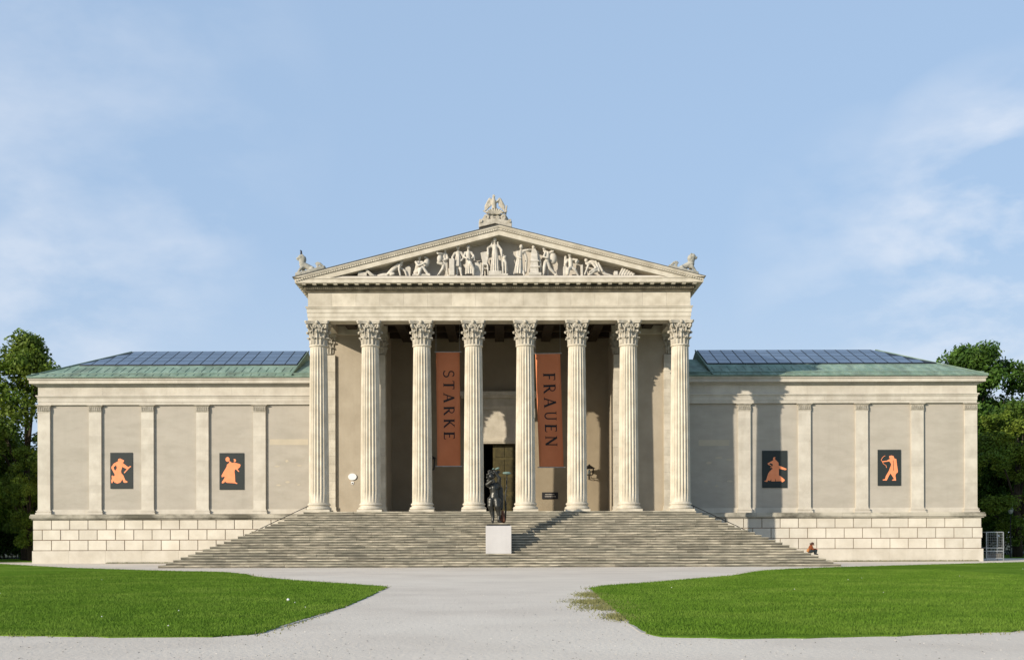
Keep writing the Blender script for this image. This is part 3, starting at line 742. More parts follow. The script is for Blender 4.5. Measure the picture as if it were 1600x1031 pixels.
def banner(corners, word, y, label, start, end, hgt, cx):
    """corners TL TR BR BL in photo pixels, cloth hangs at depth y"""
    (tl, tr, br, bl) = [(PX(a, y), PZ(b, y)) for a, b in corners]
    t = empty('banner', ((tl[0] + tr[0]) / 2, y, bl[1]), label, 'banner', 'terracotta banners between the portico columns')
    c = MB(); nx, ny = 8, 40
    def S(u, v):
        x = (tl[0] * (1 - u) + tr[0] * u) * (1 - v) + (bl[0] * (1 - u) + br[0] * u) * v
        z = (tl[1] * (1 - u) + tr[1] * u) * (1 - v) + (bl[1] * (1 - u) + br[1] * u) * v
        amp = (math.sin(v * math.pi) ** .5) if 0 < v < 1 else 0
        dy = .035 * math.sin(u * 5.0 + v * 9 + x) * amp + .05 * math.sin(v * 7 + x * 2) * amp + .02 * math.sin((u - v * 3) * 9) * v
        return (x, y + dy, z)
    vs = [S(i / nx, j_ / ny) for j_ in range(ny + 1) for i in range(nx + 1)]
    k = len(vs); vs2 = [(a, b_ + .012, c_) for a, b_, c_ in vs]; fs = []
    for j_ in range(ny):
        for i in range(nx):
            a = j_ * (nx + 1) + i; fs += [(a, a + nx + 1, a + nx + 2, a + 1), (k + a, k + a + 1, k + a + nx + 2, k + a + nx + 1)]
    for j_ in range(ny):
        a = j_ * (nx + 1); fs += [(a, k + a, k + a + nx + 1, a + nx + 1)]; a += nx; fs += [(a, a + nx + 1, k + a + nx + 1, k + a)]
    c.add(vs + vs2, fs); c.build('banner_cloth', M['banner'], t, smooth=True)
    for (p, q, nm) in ((tl, tr, 'top_rod'), (bl, br, 'bottom_rod')):
        r = MB(); dx = .12; r.tube([(p[0] - dx, y, p[1]), (q[0] + dx, y, q[1])], .035, 8); r.build('banner_rod', M['steel'], t)
    r = MB()
    for p in (tl, tr): r.tube([(p[0], y, p[1]), (p[0], y + .1, 17.3)], .012, 5)
    r.build('hanging_wire', M['steel'], t)
    # letters run down the cloth, their tops to the right
    tot = []; gap = .30
    for ch in word: tot.append(stroke_letter(ch))
    length = sum(wd for _, wd in tot) + gap * (len(word) - 1)
    sc = (end - start) / length                              # in v units per cell unit
    pos = start
    for ch, (S_, wd) in zip(word, tot):
        q = MB(); lay = 0
        for (pl, wdt) in S_:
            lay += 1; n = len(pl); L1 = []; R1 = []
            for i in range(n):
                a = pl[max(i - 1, 0)]; b_ = pl[min(i + 1, n - 1)]; dx, dz = b_[0] - a[0], b_[1] - a[1]; l_ = math.hypot(dx, dz) or 1
                nx_, nz_ = -dz / l_ * wdt / 2, dx / l_ * wdt / 2
                L1.append((pl[i][0] + nx_, pl[i][1] + nz_)); R1.append((pl[i][0] - nx_, pl[i][1] - nz_))
            def W(p, back=0):
                v = pos + p[0] * sc; uu = cx + (p[1] - .5) * hgt
                s0 = S(uu, v); return (s0[0], s0[1] - .010 - lay * .0012 + back, s0[2])
            # subdivide straight strokes so that they follow the cloth
            sub = lambda Z, m_=6: [(Z[k_][0] + (Z[k_ + 1][0] - Z[k_][0]) * i / m_, Z[k_][1] + (Z[k_ + 1][1] - Z[k_][1]) * i / m_) for k_ in range(len(Z) - 1) for i in range(m_)] + [Z[-1]]
            if n < 6 or ch in 'RU': L1 = sub(L1); R1 = sub(R1); n = len(L1)
            q.add([W(p) for p in L1] + [W(p) for p in R1], [(i, i + 1, n + i + 1, n + i) for i in range(n - 1)])
        q.build('letter', M['ink'], t)
        pos += (wd + gap) * sc
banner([(682, 549.5), (719, 549.5), (720, 728), (683.5, 728)], 'STARKE', 77.6, 'terracotta banner reading STARKE hanging left of the entrance', .163, .765, .46, .53)
banner([(837, 552.5), (876, 552), (881, 730), (843, 730)], 'FRAUEN', 77.6, 'slightly twisted terracotta banner reading FRAUEN hanging right of the entrance', .175, .815, .48, .53)

# ================================================================== posters on the wings
def poster(box, org, outlines, holes, label, ribbons=()):
    x0, x1, y0, y1 = box; y = YW - .06
    cx = (PX(x0, YW) + PX(x1, YW)) / 2
    t = empty('poster', (cx, y, PZ(y1, YW)), label, 'poster', 'black posters with orange figures on the wing walls')
    m = MB(); m.box(PX(x0, YW), PX(x1, YW), y, YW - .002, PZ(y1, YW), PZ(y0, YW)); m.build('poster_board', M['poster_bg'], t)
    cv = lambda p: (PX(org[0] + p[0] / 12.88, YW), PZ(org[1] + p[1] / 12.88, YW))
    m = MB()
    for i, o in enumerate(outlines):
        m.prism([cv(p) for p in o], 'y', y - .006 - i * .0015, y + .001)
    for i, pl in enumerate(ribbons): m.tube([(cv(p)[0], y - .012, cv(p)[1]) for p in pl], .02, 6)
    m.build('painted_figure', M['poster_fig'], t)
    if holes:
        m = MB()
        for i, o in enumerate(holes): m.prism([cv(p) for p in o], 'y', y - .011 - i * .001, y)
        m.build('figure_outline', M['poster_bg'], t)
circ = lambda cx, cy, rx, ry, n=16: [(cx + rx * math.cos(2 * math.pi * i / n), cy + ry * math.sin(2 * math.pi * i / n)) for i in range(n)]
poster((173, 207.5, 705.5, 761.5), (160, 695), [[(330, 260), (365, 250), (395, 265), (445, 290), (440, 320), (420, 330), (430, 350), (530, 425), (575, 400), (590, 415), (550, 445), (455, 550), (440, 535), (500, 465), (430, 430), (410, 420), (385, 500), (390, 545), (430, 590), (470, 690), (515, 715), (510, 735), (460, 740), (435, 730), (410, 670), (400, 690), (370, 735), (310, 755), (255, 735), (230, 700), (205, 750), (190, 740), (185, 690), (200, 660), (195, 600), (210, 590), (240, 610), (260, 580), (235, 530), (190, 450), (190, 420), (240, 350), (320, 310), (325, 280)]],
       [[(285, 385), (235, 425), (250, 480), (275, 490), (300, 440)]] , 'black poster with orange kneeling figure holding a stick, leftmost on the left wing')
poster((343.5, 381.5, 706.5, 763.5), (332, 695), [circ(312, 275, 42, 48), circ(452, 298, 30, 32), [(350, 340), (300, 380), (290, 430), (240, 510), (190, 600), (195, 635), (245, 620), (255, 640), (195, 730), (200, 760), (240, 745), (260, 720), (300, 745), (450, 755), (500, 770), (510, 755), (465, 730), (460, 600), (450, 520), (460, 480), (480, 475), (530, 525), (550, 520), (510, 475), (560, 430), (575, 390), (560, 370), (490, 350), (440, 340), (400, 345), (355, 310), (335, 315)]],
       [circ(424, 302, 18, 24, 12)], 'black poster with orange robed figure and round fan, left wing, nearer the portico')
poster((1191, 1230, 705, 763), (1180, 695), [circ(390, 292, 32, 36), [(372, 305), (405, 300), (432, 335), (470, 370), (470, 425), (540, 455), (625, 490), (630, 510), (600, 520), (480, 490), (475, 560), (475, 620), (520, 650), (590, 710), (590, 735), (540, 765), (520, 740), (420, 745), (330, 745), (260, 725), (240, 755), (185, 745), (185, 735), (220, 725), (240, 650), (260, 590), (290, 545), (350, 490), (340, 475), (300, 470), (310, 460), (345, 450), (260, 410), (250, 385), (290, 360), (350, 330), (366, 318)]],
       [[(282, 396), (305, 378), (352, 400), (352, 442), (320, 424)], circ(420, 288, 20, 34, 12), [(300, 740), (318, 700), (322, 742)], [(400, 742), (408, 690), (418, 742)]], 'black poster with orange long-skirted figure lunging right, near the portico on the right wing')
poster((1371.5, 1407.5, 704, 760), (1360, 695), [[(375, 245), (420, 230), (465, 245), (480, 290), (520, 305), (530, 400), (550, 540), (550, 570), (510, 600), (500, 640), (515, 735), (440, 735), (430, 720), (475, 705), (440, 650), (400, 590), (370, 640), (325, 735), (245, 730), (245, 715), (290, 705), (310, 640), (370, 540), (390, 480), (410, 440), (415, 400), (380, 350), (250, 365), (235, 345), (330, 335), (370, 310), (400, 300), (380, 280)]],
       [[(452, 330), (462, 330), (470, 540), (460, 540)]], 'black poster with orange archer drawing a bow, rightmost on the right wing', [[(295, 235), (245, 270), (215, 320), (240, 360), (260, 400), (310, 430), (325, 480)]])

# ================================================================== small fixtures in the portico
yb = 80.4
t = empty('oval_plaque', (PX(551.5, yb), yb, PZ(752, yb)), 'small white oval plaque on the lit wall between the two leftmost columns', 'plaque')
m = MB(); cx, cz = PX(551, yb), PZ(744, yb)
m.prism([(cx + .31 * math.cos(a), cz + .245 * math.sin(a)) for a in [i * math.pi / 16 for i in range(32)]], 'y', yb - .09, yb - .002); m.build('plaque_plate', M['white'], t)
m = MB(); cz = PZ(754, yb); m.prism([(cx - .09, cz + .12), (cx + .09, cz + .12), (cx + .09, cz - .05), (cx, cz - .12), (cx - .09, cz - .05)], 'y', yb - .04, yb - .002)
m.build('shield_badge', M['white'], t); m = MB(); m.box(cx - .05, cx + .05, yb - .05, yb - .04, cz - .06, cz + .03); m.build('badge_emblem', M['ink'], t)
yr = 85.35
t = empty('black_sign', (PX(859, yr), yr, PZ(779, yr)), 'small black sign board with pale lettering on the recess wall right of the door', 'sign')
m = MB(); X0, X1, Z1_, Z0_ = PX(847, yr), PX(872, yr), PZ(769, yr), PZ(779.5, yr); m.box(X0, X1, yr - .08, yr - .002, Z0_, Z1_); m.build('sign_board', M['ink'], t)
m = MB()
for row, (u0, u1) in enumerate(((.2, .75), (.18, .85))):
    zz = Z1_ - .17 - row * .16; x = X0 + (X1 - X0) * u0
    while x < X0 + (X1 - X0) * u1: wd = random.uniform(.03, .07); m.box(x, x + wd, yr - .086, yr - .08, zz - .03, zz + .03); x += wd + .025
m.build('sign_lettering', M['tymp'], t)
for (xa, xb, ya, yb_, lab) in ((913, 929, 729, 742, 'square black framed glass lantern on bracket right of the sixth column'), (664, 682, 713, 733, 'dark iron wall lantern below the STARKE banner beside the third column')):
    D = 84.65; cx = PX((xa + xb) / 2, D); z0, z1 = PZ(yb_, D), PZ(ya, D); hw = .33
    t = empty('wall_lantern', (cx, D, z0), lab, 'lantern', 'lanterns on the portico wall')
    m = MB()
    for sx in (-1, 1):
        for sy in (-1, 1): m.tube([(cx + sx * hw * .8, D + sy * hw * .8, z0), (cx + sx * hw, D + sy * hw, z1 - .15)], .025, 5)
    for z in (z0, z1 - .15):
        k = .8 if z == z0 else 1
        for a, b_ in (((-1, -1), (1, -1)), ((1, -1), (1, 1)), ((1, 1), (-1, 1)), ((-1, 1), (-1, -1))): m.tube([(cx + a[0] * hw * k, D + a[1] * hw * k, z), (cx + b_[0] * hw * k, D + b_[1] * hw * k, z)], .025, 5)
    m.build('lantern_frame', M['iron'], t)
    m = MB(); m.lathe([(hw * 1.5, 0), (.08, .26), (.03, .34)], (cx, D, z1 - .15), 4); m.build('lantern_roof', M['iron'], t)
    m = MB(); m.lathe([(.02, 0), (.10, .05), (.13, .16), (.08, .3), (.03, .36)], (cx, D, z0 + .05), 12); m.build('lamp_bulb', M['glass'], t, smooth=True)
    m = MB(); m.tube([(cx, 85.35, z0 - .3), (cx, 85.05, z0 - .25), (cx, D, z0)], .03, 6); m.tube([(cx, 85.35, z0 + .3), (cx, 85.25, z0 - .25)], .03, 6); m.build('bracket', M['iron'], t)

# ================================================================== pediment sculpture
YPF = 74.98; PU = 1 / (F / YPF); PBZ = 19.81
def G(x, y, dy=0): return (PX(x, YPF), YPF + dy, PBZ + (PZ(y, YPF) - PBZ) * .975)
def sculpt(name, label, shapes, cx, cat='statue', voxel=.024, group='stone figures in the pediment', mat='marble'):
    b = MB()
    for s in shapes:
        k = s[0]
        if k == 'c':                                   # capsule chain: (x, y, r [,dy]) in photo pixels
            pts = s[1]
            for i in range(len(pts) - 1):
                p, q = pts[i], pts[i + 1]
                b.cap(G(p[0], p[1], p[3] if len(p) > 3 else 0), p[2] * PU, G(q[0], q[1], q[3] if len(q) > 3 else 0), q[2] * PU, 12)
        elif k == 'e': _, x, y, rx, ry, dy, rot = s; b.ell(G(x, y, dy), rx * PU, min(rx, ry) * PU, ry * PU, rot)
        elif k == 'b': _, x0, x1, y0, y1, d0, d1 = s; b.box(PX(x0, YPF), PX(x1, YPF), YPF + d0, YPF + d1, G(x0, y1)[2], G(x0, y0)[2])
        elif k == 'p': b.prism([(G(*p)[0], G(*p)[2]) for p in s[1]], 'y', YPF + s[2], YPF + s[3])
    o = body(b, name, M[mat], voxel, (PX(cx, YPF), YPF, PBZ), smooth=1)
    tag(o, label, cat, group)
    return o
BY = 431.6
def legs(x, hipy, l, r, w=2.4):
    return [('c', [(x - 1.5, hipy, w + .4, 0), (l[0], l[1], w, l[2]), (l[3], l[4], w * .6, l[5])]), ('c', [(x + 1.5, hipy, w + .4, 0), (r[0], r[1], w, r[2]), (r[3], r[4], w * .6, r[5])]),
            ('c', [(l[3], l[4], w * .6, l[5]), (l[3] - .6, l[4] + .8, w * .5, l[5] - .16)]), ('c', [(r[3], r[4], w * .6, r[5]), (r[3] + .8, r[4] + .8, w * .5, r[5] - .16)])]
def torso(x0, y0, x1, y1, w=4.0):   # shoulders then hips
    return [('c', [(x0, y0, w * .78, 0), ((x0 + x1) / 2, (y0 + y1) / 2, w * .82, 0), (x1, y1, w * .85, 0)]), ('c', [(x0 - w * .75, y0, w * .5), (x0 + w * .75, y0, w * .5)])]
def head(x, y, r=2.7, lx=0): return [('e', x, y, r * 1.02, r * 1.22, -.06, 0), ('c', [(x, y + r * .6, r * .62), (x - lx * .2, y + r * 1.9, r * .6)]), ('c', [(x + lx, y + .4, .5, -.1), (x + lx * 1.25, y + .9, .45, -.12)])]
def robe(x0, y0, x1, y1, w0, w1, n=7, lean=0):
    s = [('c', [(x0, y0, w0 * .7), ((x0 + x1) / 2, (y0 + y1) / 2, (w0 + w1) * .36), (x1, y1 - w1 * .5, w1 * .55)])]
    for i in range(n):
        u = -1 + 2 * i / (n - 1); d = -.12 * math.sqrt(max(0, 1 - u * u)) - .02 - .05 * (i % 2)
        s.append(('c', [(x0 + u * w0 * .7, y0, .75, d * .8), (x0 + (x1 - x0) * .5 + u * (w0 + w1) * .42 + lean, (y0 + y1) / 2, .95, d * 1.1), (x1 + u * w1 * .95, y1, 1.0, d * 1.35)]))
    return s
sculpt('statue_fragment', 'small block and leaning slab carved at the far left end of the pediment', [('b', 561, 575, 425.5, 432, -.25, .3), ('p', [(572, 422), (576, 422), (588, 432), (580, 432)], -.3, .2), ('c', [(579, 427, 1.6, .1), (588, 430, 1.8, .1)]), ('b', 563, 574, 423.8, 425.8, -.1, .2)], 573)
sculpt('pediment_statue', 'crouching figure leaning forward on one arm, first from the left in the pediment', [('c', [(592, 430, 1.6), (600, 428.5, 2.2), (608, 429, 2.8)]), ('c', [(594, 431, 1.4, -.15), (606, 430.5, 2.2, -.15)]), ('c', [(609, 428, 4), (616, 420, 4), (623, 414, 3.9)]), ('c', [(626, 413, 2.2, -.1), (625, 422, 1.7, -.2), (627, 430.6, 1.4, -.2)]), ('c', [(622, 414, 2.2, .1), (634, 423, 1.6), (636, 430, 1.4)])] + head(628.8, 408, 2.9, 1.5)
       + [('c', [(610, 427, 2.5, -.2), (617, 429, 2, -.3), (612, 431, 1.5, -.3)]), ('p', [(633, 418), (639, 413), (643, 417), (642, 432), (634, 432)], .1, .35)], 617)
sculpt('pediment_statue', 'seated figure with knees drawn up painting a large vase in the pediment', torso(655, 410, 652, 424, 4.6) + head(656.4, 401.5, 3.1, 1) + [('c', [(651, 425, 4), (662, 418, 2.8, -.2), (670, 429, 1.9, -.2)]), ('c', [(651, 426, 4), (659, 421, 2.6, -.3), (656, 430, 1.9, -.35)]), ('c', [(651, 409, 2, -.1), (655, 416, 1.7, -.3), (664, 413, 1.3, -.35)]), ('c', [(660, 409, 2, -.05), (665, 412, 1.4, -.2)]),
       ('e', 667.5, 410, 4.9, 8.2, .05, .25), ('e', 666, 401, 3.7, 1.6, .05, .15), ('b', 646, 673, 429.2, 432, -.3, .3), ('c', [(670, 429.5, 2.2, -.2), (673, 431, 1.6, -.3)])], 659)
sculpt('pediment_statue', 'striding figure carrying a bundle to the left, third figure in the pediment', torso(695, 396, 696, 410, 4.0) + head(696.4, 388.5, 2.9, -1) + legs(697, 411, (693, 420, -.15, 686, 430, -.1), (699, 421, 0, 701, 430.4, 0)) + [('c', [(692, 396, 1.9, -.15), (686, 397, 1.6, -.3), (684, 394.5, 1.2, -.3)]), ('e', 688.5, 404, 4.4, 6.5, -.12, .1), ('c', [(686, 410, 2.5, -.05), (692, 412, 2.6, -.1)]), ('c', [(699, 397, 1.9), (701, 404, 1.6, -.1), (694, 408, 1.2, -.25)])], 693)
sculpt('pediment_statue', 'standing draped man resting on a tall square block, fourth figure in the pediment', torso(717, 394, 717, 408, 4.6) + head(716.6, 385.3, 3.1, .8) + robe(717, 400, 717, 416, 5.2, 4.2, 6) + legs(717, 414, (715, 421, 0, 715, 430.6, -.05), (721, 421, -.1, 722, 430.4, -.1)) + [('c', [(712, 394, 2), (708, 402, 1.7, -.1), (710, 409, 1.3, -.2)]), ('c', [(722, 394, 2), (726, 402, 1.7, -.05), (722, 408, 1.3, -.25)]), ('b', 703.5, 711.5, 405, 432, -.35, .25)], 714)
sculpt('pediment_statue', 'long-robed figure holding a small statuette, fifth figure in the pediment', torso(733, 394, 733, 407, 4.6) + head(733, 385, 3.0, 1) + robe(733, 402, 735, 428, 5.2, 6.5, 8) + [('c', [(728, 394, 2), (726, 401, 1.7, -.1), (731, 405, 1.3, -.3)]), ('c', [(738, 394, 2), (741, 400, 1.7, -.1), (739, 404, 1.3, -.3)]), ('c', [(741.5, 399, 1.2, -.2), (742.5, 407, 1.1, -.2)]), ('c', [(736, 412, 3, -.25), (741, 421, 2.4, -.2), (741, 430, 1.6, -.2)]), ('b', 742, 754, 409, 432, .1, .4)], 735)
sculpt('pediment_urn', 'tall urn on a tripod stand beside the central figure of the pediment', [('p', [(752, 394), (764, 392), (765, 398), (762, 414), (756, 414), (753, 400)], -.1, .35), ('c', [(756, 414, 1.2, -.1), (755, 430.5, 1.1, -.2)]), ('c', [(763, 414, 1.2, -.1), (764, 430.5, 1.1, -.2)]), ('c', [(759, 414, 1.1, .2), (759, 430.5, 1.1, .2)]), ('e', 758.5, 411, 4.5, 5, .1, 0), ('b', 755, 765, 419, 420.5, -.1, .2)], 758, 'urn')
sculpt('pediment_statue', 'tallest helmeted goddess-like figure in long pleated robe at the centre of the pediment', torso(774.5, 384, 774.5, 396, 5.0) + head(774.2, 373.5, 3.3, 0) + [('c', [(774, 369.8, 2.2, 0), (774, 371.5, 2.6, .04)])] + robe(774.5, 390, 774.5, 425, 5.0, 7.2, 9) + [('c', [(769, 383, 2.1), (763.5, 387, 1.8, -.05), (764, 398, 1.4, -.2)]), ('c', [(780, 383, 2.1), (785, 390, 1.8, -.05), (785, 400, 1.4, -.1)]), ('c', [(770, 377, 1.5), (769.5, 383, 1.4)]), ('c', [(779, 377, 1.5), (779.5, 383, 1.4)]), ('b', 765, 785, 424.5, 432, -.3, .3), ('c', [(781, 384, 2.2, .15), (786, 402, 2.2, .15), (785, 415, 1.6, .1)])], 774)
sculpt('pediment_cat', 'upright sitting panther carved beside the central figure of the pediment', [('e', 789.5, 402, 2.9, 2.8, -.08, 0), ('c', [(788, 398.8, .8, 0), (787.6, 400, 1)]), ('c', [(791.5, 398.8, .8, 0), (791.5, 400, 1)]), ('c', [(789, 404, 2.8), (790, 412, 3.9), (791, 423, 4.2)]), ('c', [(787, 411, 1.7, -.18), (787, 430, 1.2, -.25)]), ('c', [(791.5, 411, 1.7, -.18), (791.5, 430, 1.2, -.25)]), ('b', 784, 795, 428.8, 432, -.3, .25)], 789, 'animal statue')
sculpt('pediment_statue', 'robed woman stretching one arm towards the stepped tower in the pediment', torso(814.5, 394, 813, 405, 4.4) + head(815.6, 384.8, 3.0, 1) + robe(813, 401, 811, 428, 5.0, 7.2, 8) + [('c', [(810, 393, 2), (809.5, 401, 1.7, -.1), (815, 404, 1.3, -.25)]), ('c', [(819, 391, 2), (826, 390, 1.7, -.05), (833, 389, 1.2, 0)]), ('c', [(820, 392, 2.4, .1), (824, 404, 2.4, .1), (822, 425, 2.4, .1)]), ('c', [(819, 425, 1.6, -.1), (820, 431, 1.4, -.2)])], 815)
sculpt('pediment_statue', 'small figure crowning a stepped tower-like pedestal right of centre in the pediment', [('p', [(831, 398), (841, 398), (843, 428), (829, 428)], -.15, .3), ('p', [(832, 390), (837, 387), (840, 392), (841.5, 399), (830.5, 399)], -.1, .25), ('b', 830, 844, 407, 409, -.2, .3), ('b', 829, 845, 416, 418.5, -.2, .3), ('b', 827, 847, 427, 432, -.3, .3)] + head(834.8, 385.6, 2.7, 0) + [('c', [(840, 392, 2.4, .1), (845, 408, 2.4, .1), (846, 422, 1.8, .1)])], 837)
sculpt('pediment_statue', 'striding nude man with round shield on his back in the pediment', torso(857, 395, 856, 408, 4.3) + head(851.3, 386.8, 2.8, -1) + [('c', [(852, 390, 1.6), (855, 393, 2)])] + legs(855, 409, (851.5, 418, -.15, 850.5, 430, -.1), (860, 419, 0, 869, 429.6, 0), 2.6) + [('c', [(853, 395, 2, -.1), (850.5, 402, 1.6, -.2), (856, 404, 1.3, -.3)]), ('c', [(860, 394, 2), (866, 392, 1.6, -.1), (862, 389.5, 1.2, -.1)]), ('e', 865.5, 402, 6.6, 9.5, .16, -.1), ('c', [(858, 415, 1.4, .1), (857, 430, 1.2, .1)])], 858)
sculpt('pediment_statue', 'kneeling bare-chested man with round cap beside a column stump in the pediment', torso(892.5, 406, 893, 415, 4.3) + head(891.5, 397.5, 2.9, 0) + [('c', [(893, 418, 3.6), (889, 422, 2.8, -.25), (888, 430, 2.2, -.25)]), ('c', [(893, 418, 3.4), (899, 422, 2.4, -.1), (904, 430, 1.6, 0)]), ('c', [(897, 405, 1.9), (903, 406.5, 1.6, -.1), (901, 411, 1.2, -.2)]), ('c', [(888, 406, 1.9), (885, 412, 1.6, -.1)]), ('c', [(885, 401, 2.2, .05), (884.5, 414, 2.6, .05)]), ('b', 881, 887, 417, 432, -.2, .3), ('p', [(899, 409), (904, 405), (906, 408), (902, 414)], -.1, .05)], 893)
sculpt('pediment_statue', 'figure on hands and knees bending low, last figure on the right of the pediment', [('c', [(920, 412, 3.2), (928, 408, 4.2), (937, 417, 4.2)]), ('c', [(921, 413, 2), (918, 421, 1.7, -.15), (914.5, 430, 1.3, -.2)]), ('c', [(927, 412, 2.2, -.1), (932, 420, 1.8, -.25), (922, 427, 1.5, -.3)]), ('c', [(938, 420, 4.2), (929, 425, 3.2, -.2), (922, 430, 2.2, -.2)]), ('c', [(939, 422, 3.6), (947, 429, 2.4), (955, 430.5, 1.4)])] + head(917, 406.5, 2.9, -1.3) + [('b', 908.5, 912, 414, 432, -.1, .3), ('c', [(936, 412, 1.6, -.15), (942, 424, 1.5, -.15)]), ('c', [(932, 409, 1.6, -.15), (937, 425, 1.5, -.2)])], 928)
sculpt('statue_fragment', 'small cube-shaped block lying near the right end of the pediment', [('b', 960, 966, 425, 432, -.25, .25), ('c', [(950, 430.8, 1.2), (958, 431, 1)])], 961)
sculpt('statue_fragment', 'toppled row of slanting fluted stones at the far right end of the pediment', sum([[('c', [(969 + i * 4.2, 430.5, 2.0, -.1), (974.5 + i * 3.4, 419.8 + i * 1.9, 1.9, -.05)])] for i in range(6)], []) + [('c', [(970, 431, 1.5, .1), (994, 431, 1.5, .1)])], 982)

# ================================================================== roof sculptures
def free(name, label, cat, yy, base, shapes, voxel=.03, mat='grey_carved', group=None):
    b = MB(); G_ = lambda x, y, dy=0: (PX(x, yy), yy + dy, PZ(y, yy)); U = yy / F
    for s in shapes:
        if s[0] == 'c':
            for p, q in zip(s[1][:-1], s[1][1:]): b.cap(G_(p[0], p[1], p[3] if len(p) > 3 else 0), p[2] * U, G_(q[0], q[1], q[3] if len(q) > 3 else 0), q[2] * U, 12)
        elif s[0] == 'e': _, x, y, rx, ry, rd, dy, rot = s; b.ell(G_(x, y, dy), rx * U, rd * U, ry * U, rot)
        elif s[0] == 'p': b.prism([(G_(*p)[0], G_(*p)[2]) for p in s[1]], 'y', yy + s[2], yy + s[3])
        elif s[0] == 't': b.tube([G_(p[0], p[1], s[3]) for p in s[1]], [k * U for k in s[2]] if isinstance(s[2], list) else s[2] * U, 8)
    o = body(b, name, M[mat], voxel, (PX(base[0], yy), yy, PZ(base[1], yy)), smooth=1); tag(o, label, cat, group); return o
def lion(f, label):
    X = lambda x: f(x)
    c = lambda pts: ('c', [(X(p[0]), *p[1:]) for p in pts])
    sp = lambda cx, cy, r0, n=22: [(X(cx + r0 * (1 - .8 * i / n) * math.cos(1.2 + i * .5)), cy - r0 * (1 - .8 * i / n) * math.sin(1.2 + i * .5)) for i in range(n)]
    return free('lion_statue', label, 'lion statue', 75.2, (X(478), 431), [
        ('p', [(X(464), 427.5), (X(510), 416.5), (X(510), 421), (X(464), 433.5)], -.45, .45),
        c([(474, 413, 5.2, 0), (481, 416, 4.6, 0), (489, 420, 4.4, 0)]), c([(473, 407, 4.8, 0), (475, 416, 5.0, 0)]),            # trunk, deep chest
        ('e', X(471.5), 401.5, 4.6, 4.6, 4.2, 0, 0), c([(469, 402.5, 2.6, 0), (465.8, 403.2, 1.9, 0)]), c([(469, 404.8, 1.7, 0), (466.5, 405.2, 1.3, 0)]),   # head, muzzle and jaw
        c([(474, 397.8, 1.1, .12), (474.5, 398.5, 1.2, .12)]), c([(474, 397.8, 1.1, -.12), (474.5, 398.5, 1.2, -.12)]),
        ('e', X(475.5), 405, 4.4, 6.2, 5.0, 0, 0), ('e', X(474), 411, 3.8, 5, 4.6, 0, 0),   # mane
        c([(473, 418, 2.8, -.14), (469, 423.5, 2.0, -.16), (466, 428.3, 1.7, -.16), (464, 429.3, 1.5, -.16)]), c([(475, 418, 2.8, .14), (473, 424, 2.0, .16), (469, 428, 1.7, .16)]),
        c([(489, 420, 3.9, -.15), (486, 424.5, 2.4, -.2), (491, 424.5, 1.8, -.2), (487.5, 425.8, 1.6, -.2)]), c([(489, 420, 3.9, .15), (485, 424.5, 2.3, .2), (490, 424.5, 1.7, .2)]),
        ('t', [(X(493), 421), (X(496), 420.5), (X(497), 414), (X(493.5), 410.5), (X(496), 409.3), (X(501), 410.5), (X(507), 416), (X(509), 418.5)], [1.1, 1.1, 1.3, 1.0, 1.3, 1.5, 1.3, 1.0], 0),
        ('t', sp(499.5, 414.6, 4.0), 1.0, 0)], .03, group='stone lions on the pediment corners')
lion(lambda x: x, 'grey stone lion facing left on the left corner of the pediment')
lion(lambda x: 1557 - x - 2, 'grey stone lion facing right on the right corner of the pediment')
b = MB(); yy = 75.2; g = lambda x, y, dy=0: (PX(x, yy), yy + dy, PZ(y, yy)); U = yy / F
b.cap(g(471.5, 395, 0), 1.5 * U, g(472, 392.2, 0), 1.3 * U); b.cap(g(471.3, 391.2, 0), 1.0 * U, g(471, 390.6), .9 * U); b.cap(g(470.4, 391, 0), .35 * U, g(469, 391.2), .15 * U); b.cap(g(472.3, 395.5), .9 * U, g(473.2, 397.8), .5 * U)
for q in (-.03, .03): b.cap(g(471.4, 396, q), .2 * U, g(471.2, 398, q), .2 * U)
b.cap(g(472.3, 392.6, -.06), .7 * U, g(473, 396, -.05), .4 * U); b.cap(g(472.3, 392.6, .06), .7 * U, g(473, 396, .05), .4 * U)
tag(body(b, 'crow', M['crow'], .014, g(471.5, 398), smooth=1), 'small black bird perched on the head of the left stone lion', 'bird')
# crowning ornament: palmette, scrolls, eagle
yy = 74.9
def sp2(cx, cy, r0, sg, n=24): return [(cx + sg * r0 * (1 - .8 * i / n) * math.cos(.6 + i * .55), cy - r0 * (1 - .8 * i / n) * math.sin(.6 + i * .55)) for i in range(n)]
orn = empty('crowning_ornament', (PX(775, yy), yy, PZ(352, yy)), 'carved stone scroll and palmette ornament on the apex of the pediment', 'roof ornament')
sh = [('p', [(749.5, 349), (753, 343.5), (758, 336.5), (764, 334), (787, 334), (793, 337), (797, 344), (800.5, 349), (800, 357), (775, 351.5), (750, 357)], .05, .42),
      ('p', [(749.5, 347.5), (775, 342.5), (801, 347.5), (801, 357), (775, 350.8), (749.5, 357)], -.3, .4)]
sh += [('t', sp2(761.5, 340.5, 4.3, -1), 1.0, -.1), ('t', sp2(788, 340.5, 4.3, 1), 1.0, -.1), ('t', sp2(752.5, 347.6, 2.6, -1), .8, -.35), ('t', sp2(798, 347.6, 2.6, 1), .8, -.35),
       ('t', sp2(770.5, 340.8, 2.6, 1), .8, -.1), ('t', sp2(779.5, 340.8, 2.6, -1), .8, -.1)]
for i in range(9):
    a = R(-66 + i * 16.5); sh.append(('c', [(775 + 4 * math.sin(a), 336 - 2 * math.cos(a), 1.6, -.05), (774.5 + 14 * math.sin(a), 336.5 - 9.4 * math.cos(a), 1.3, -.18)]))
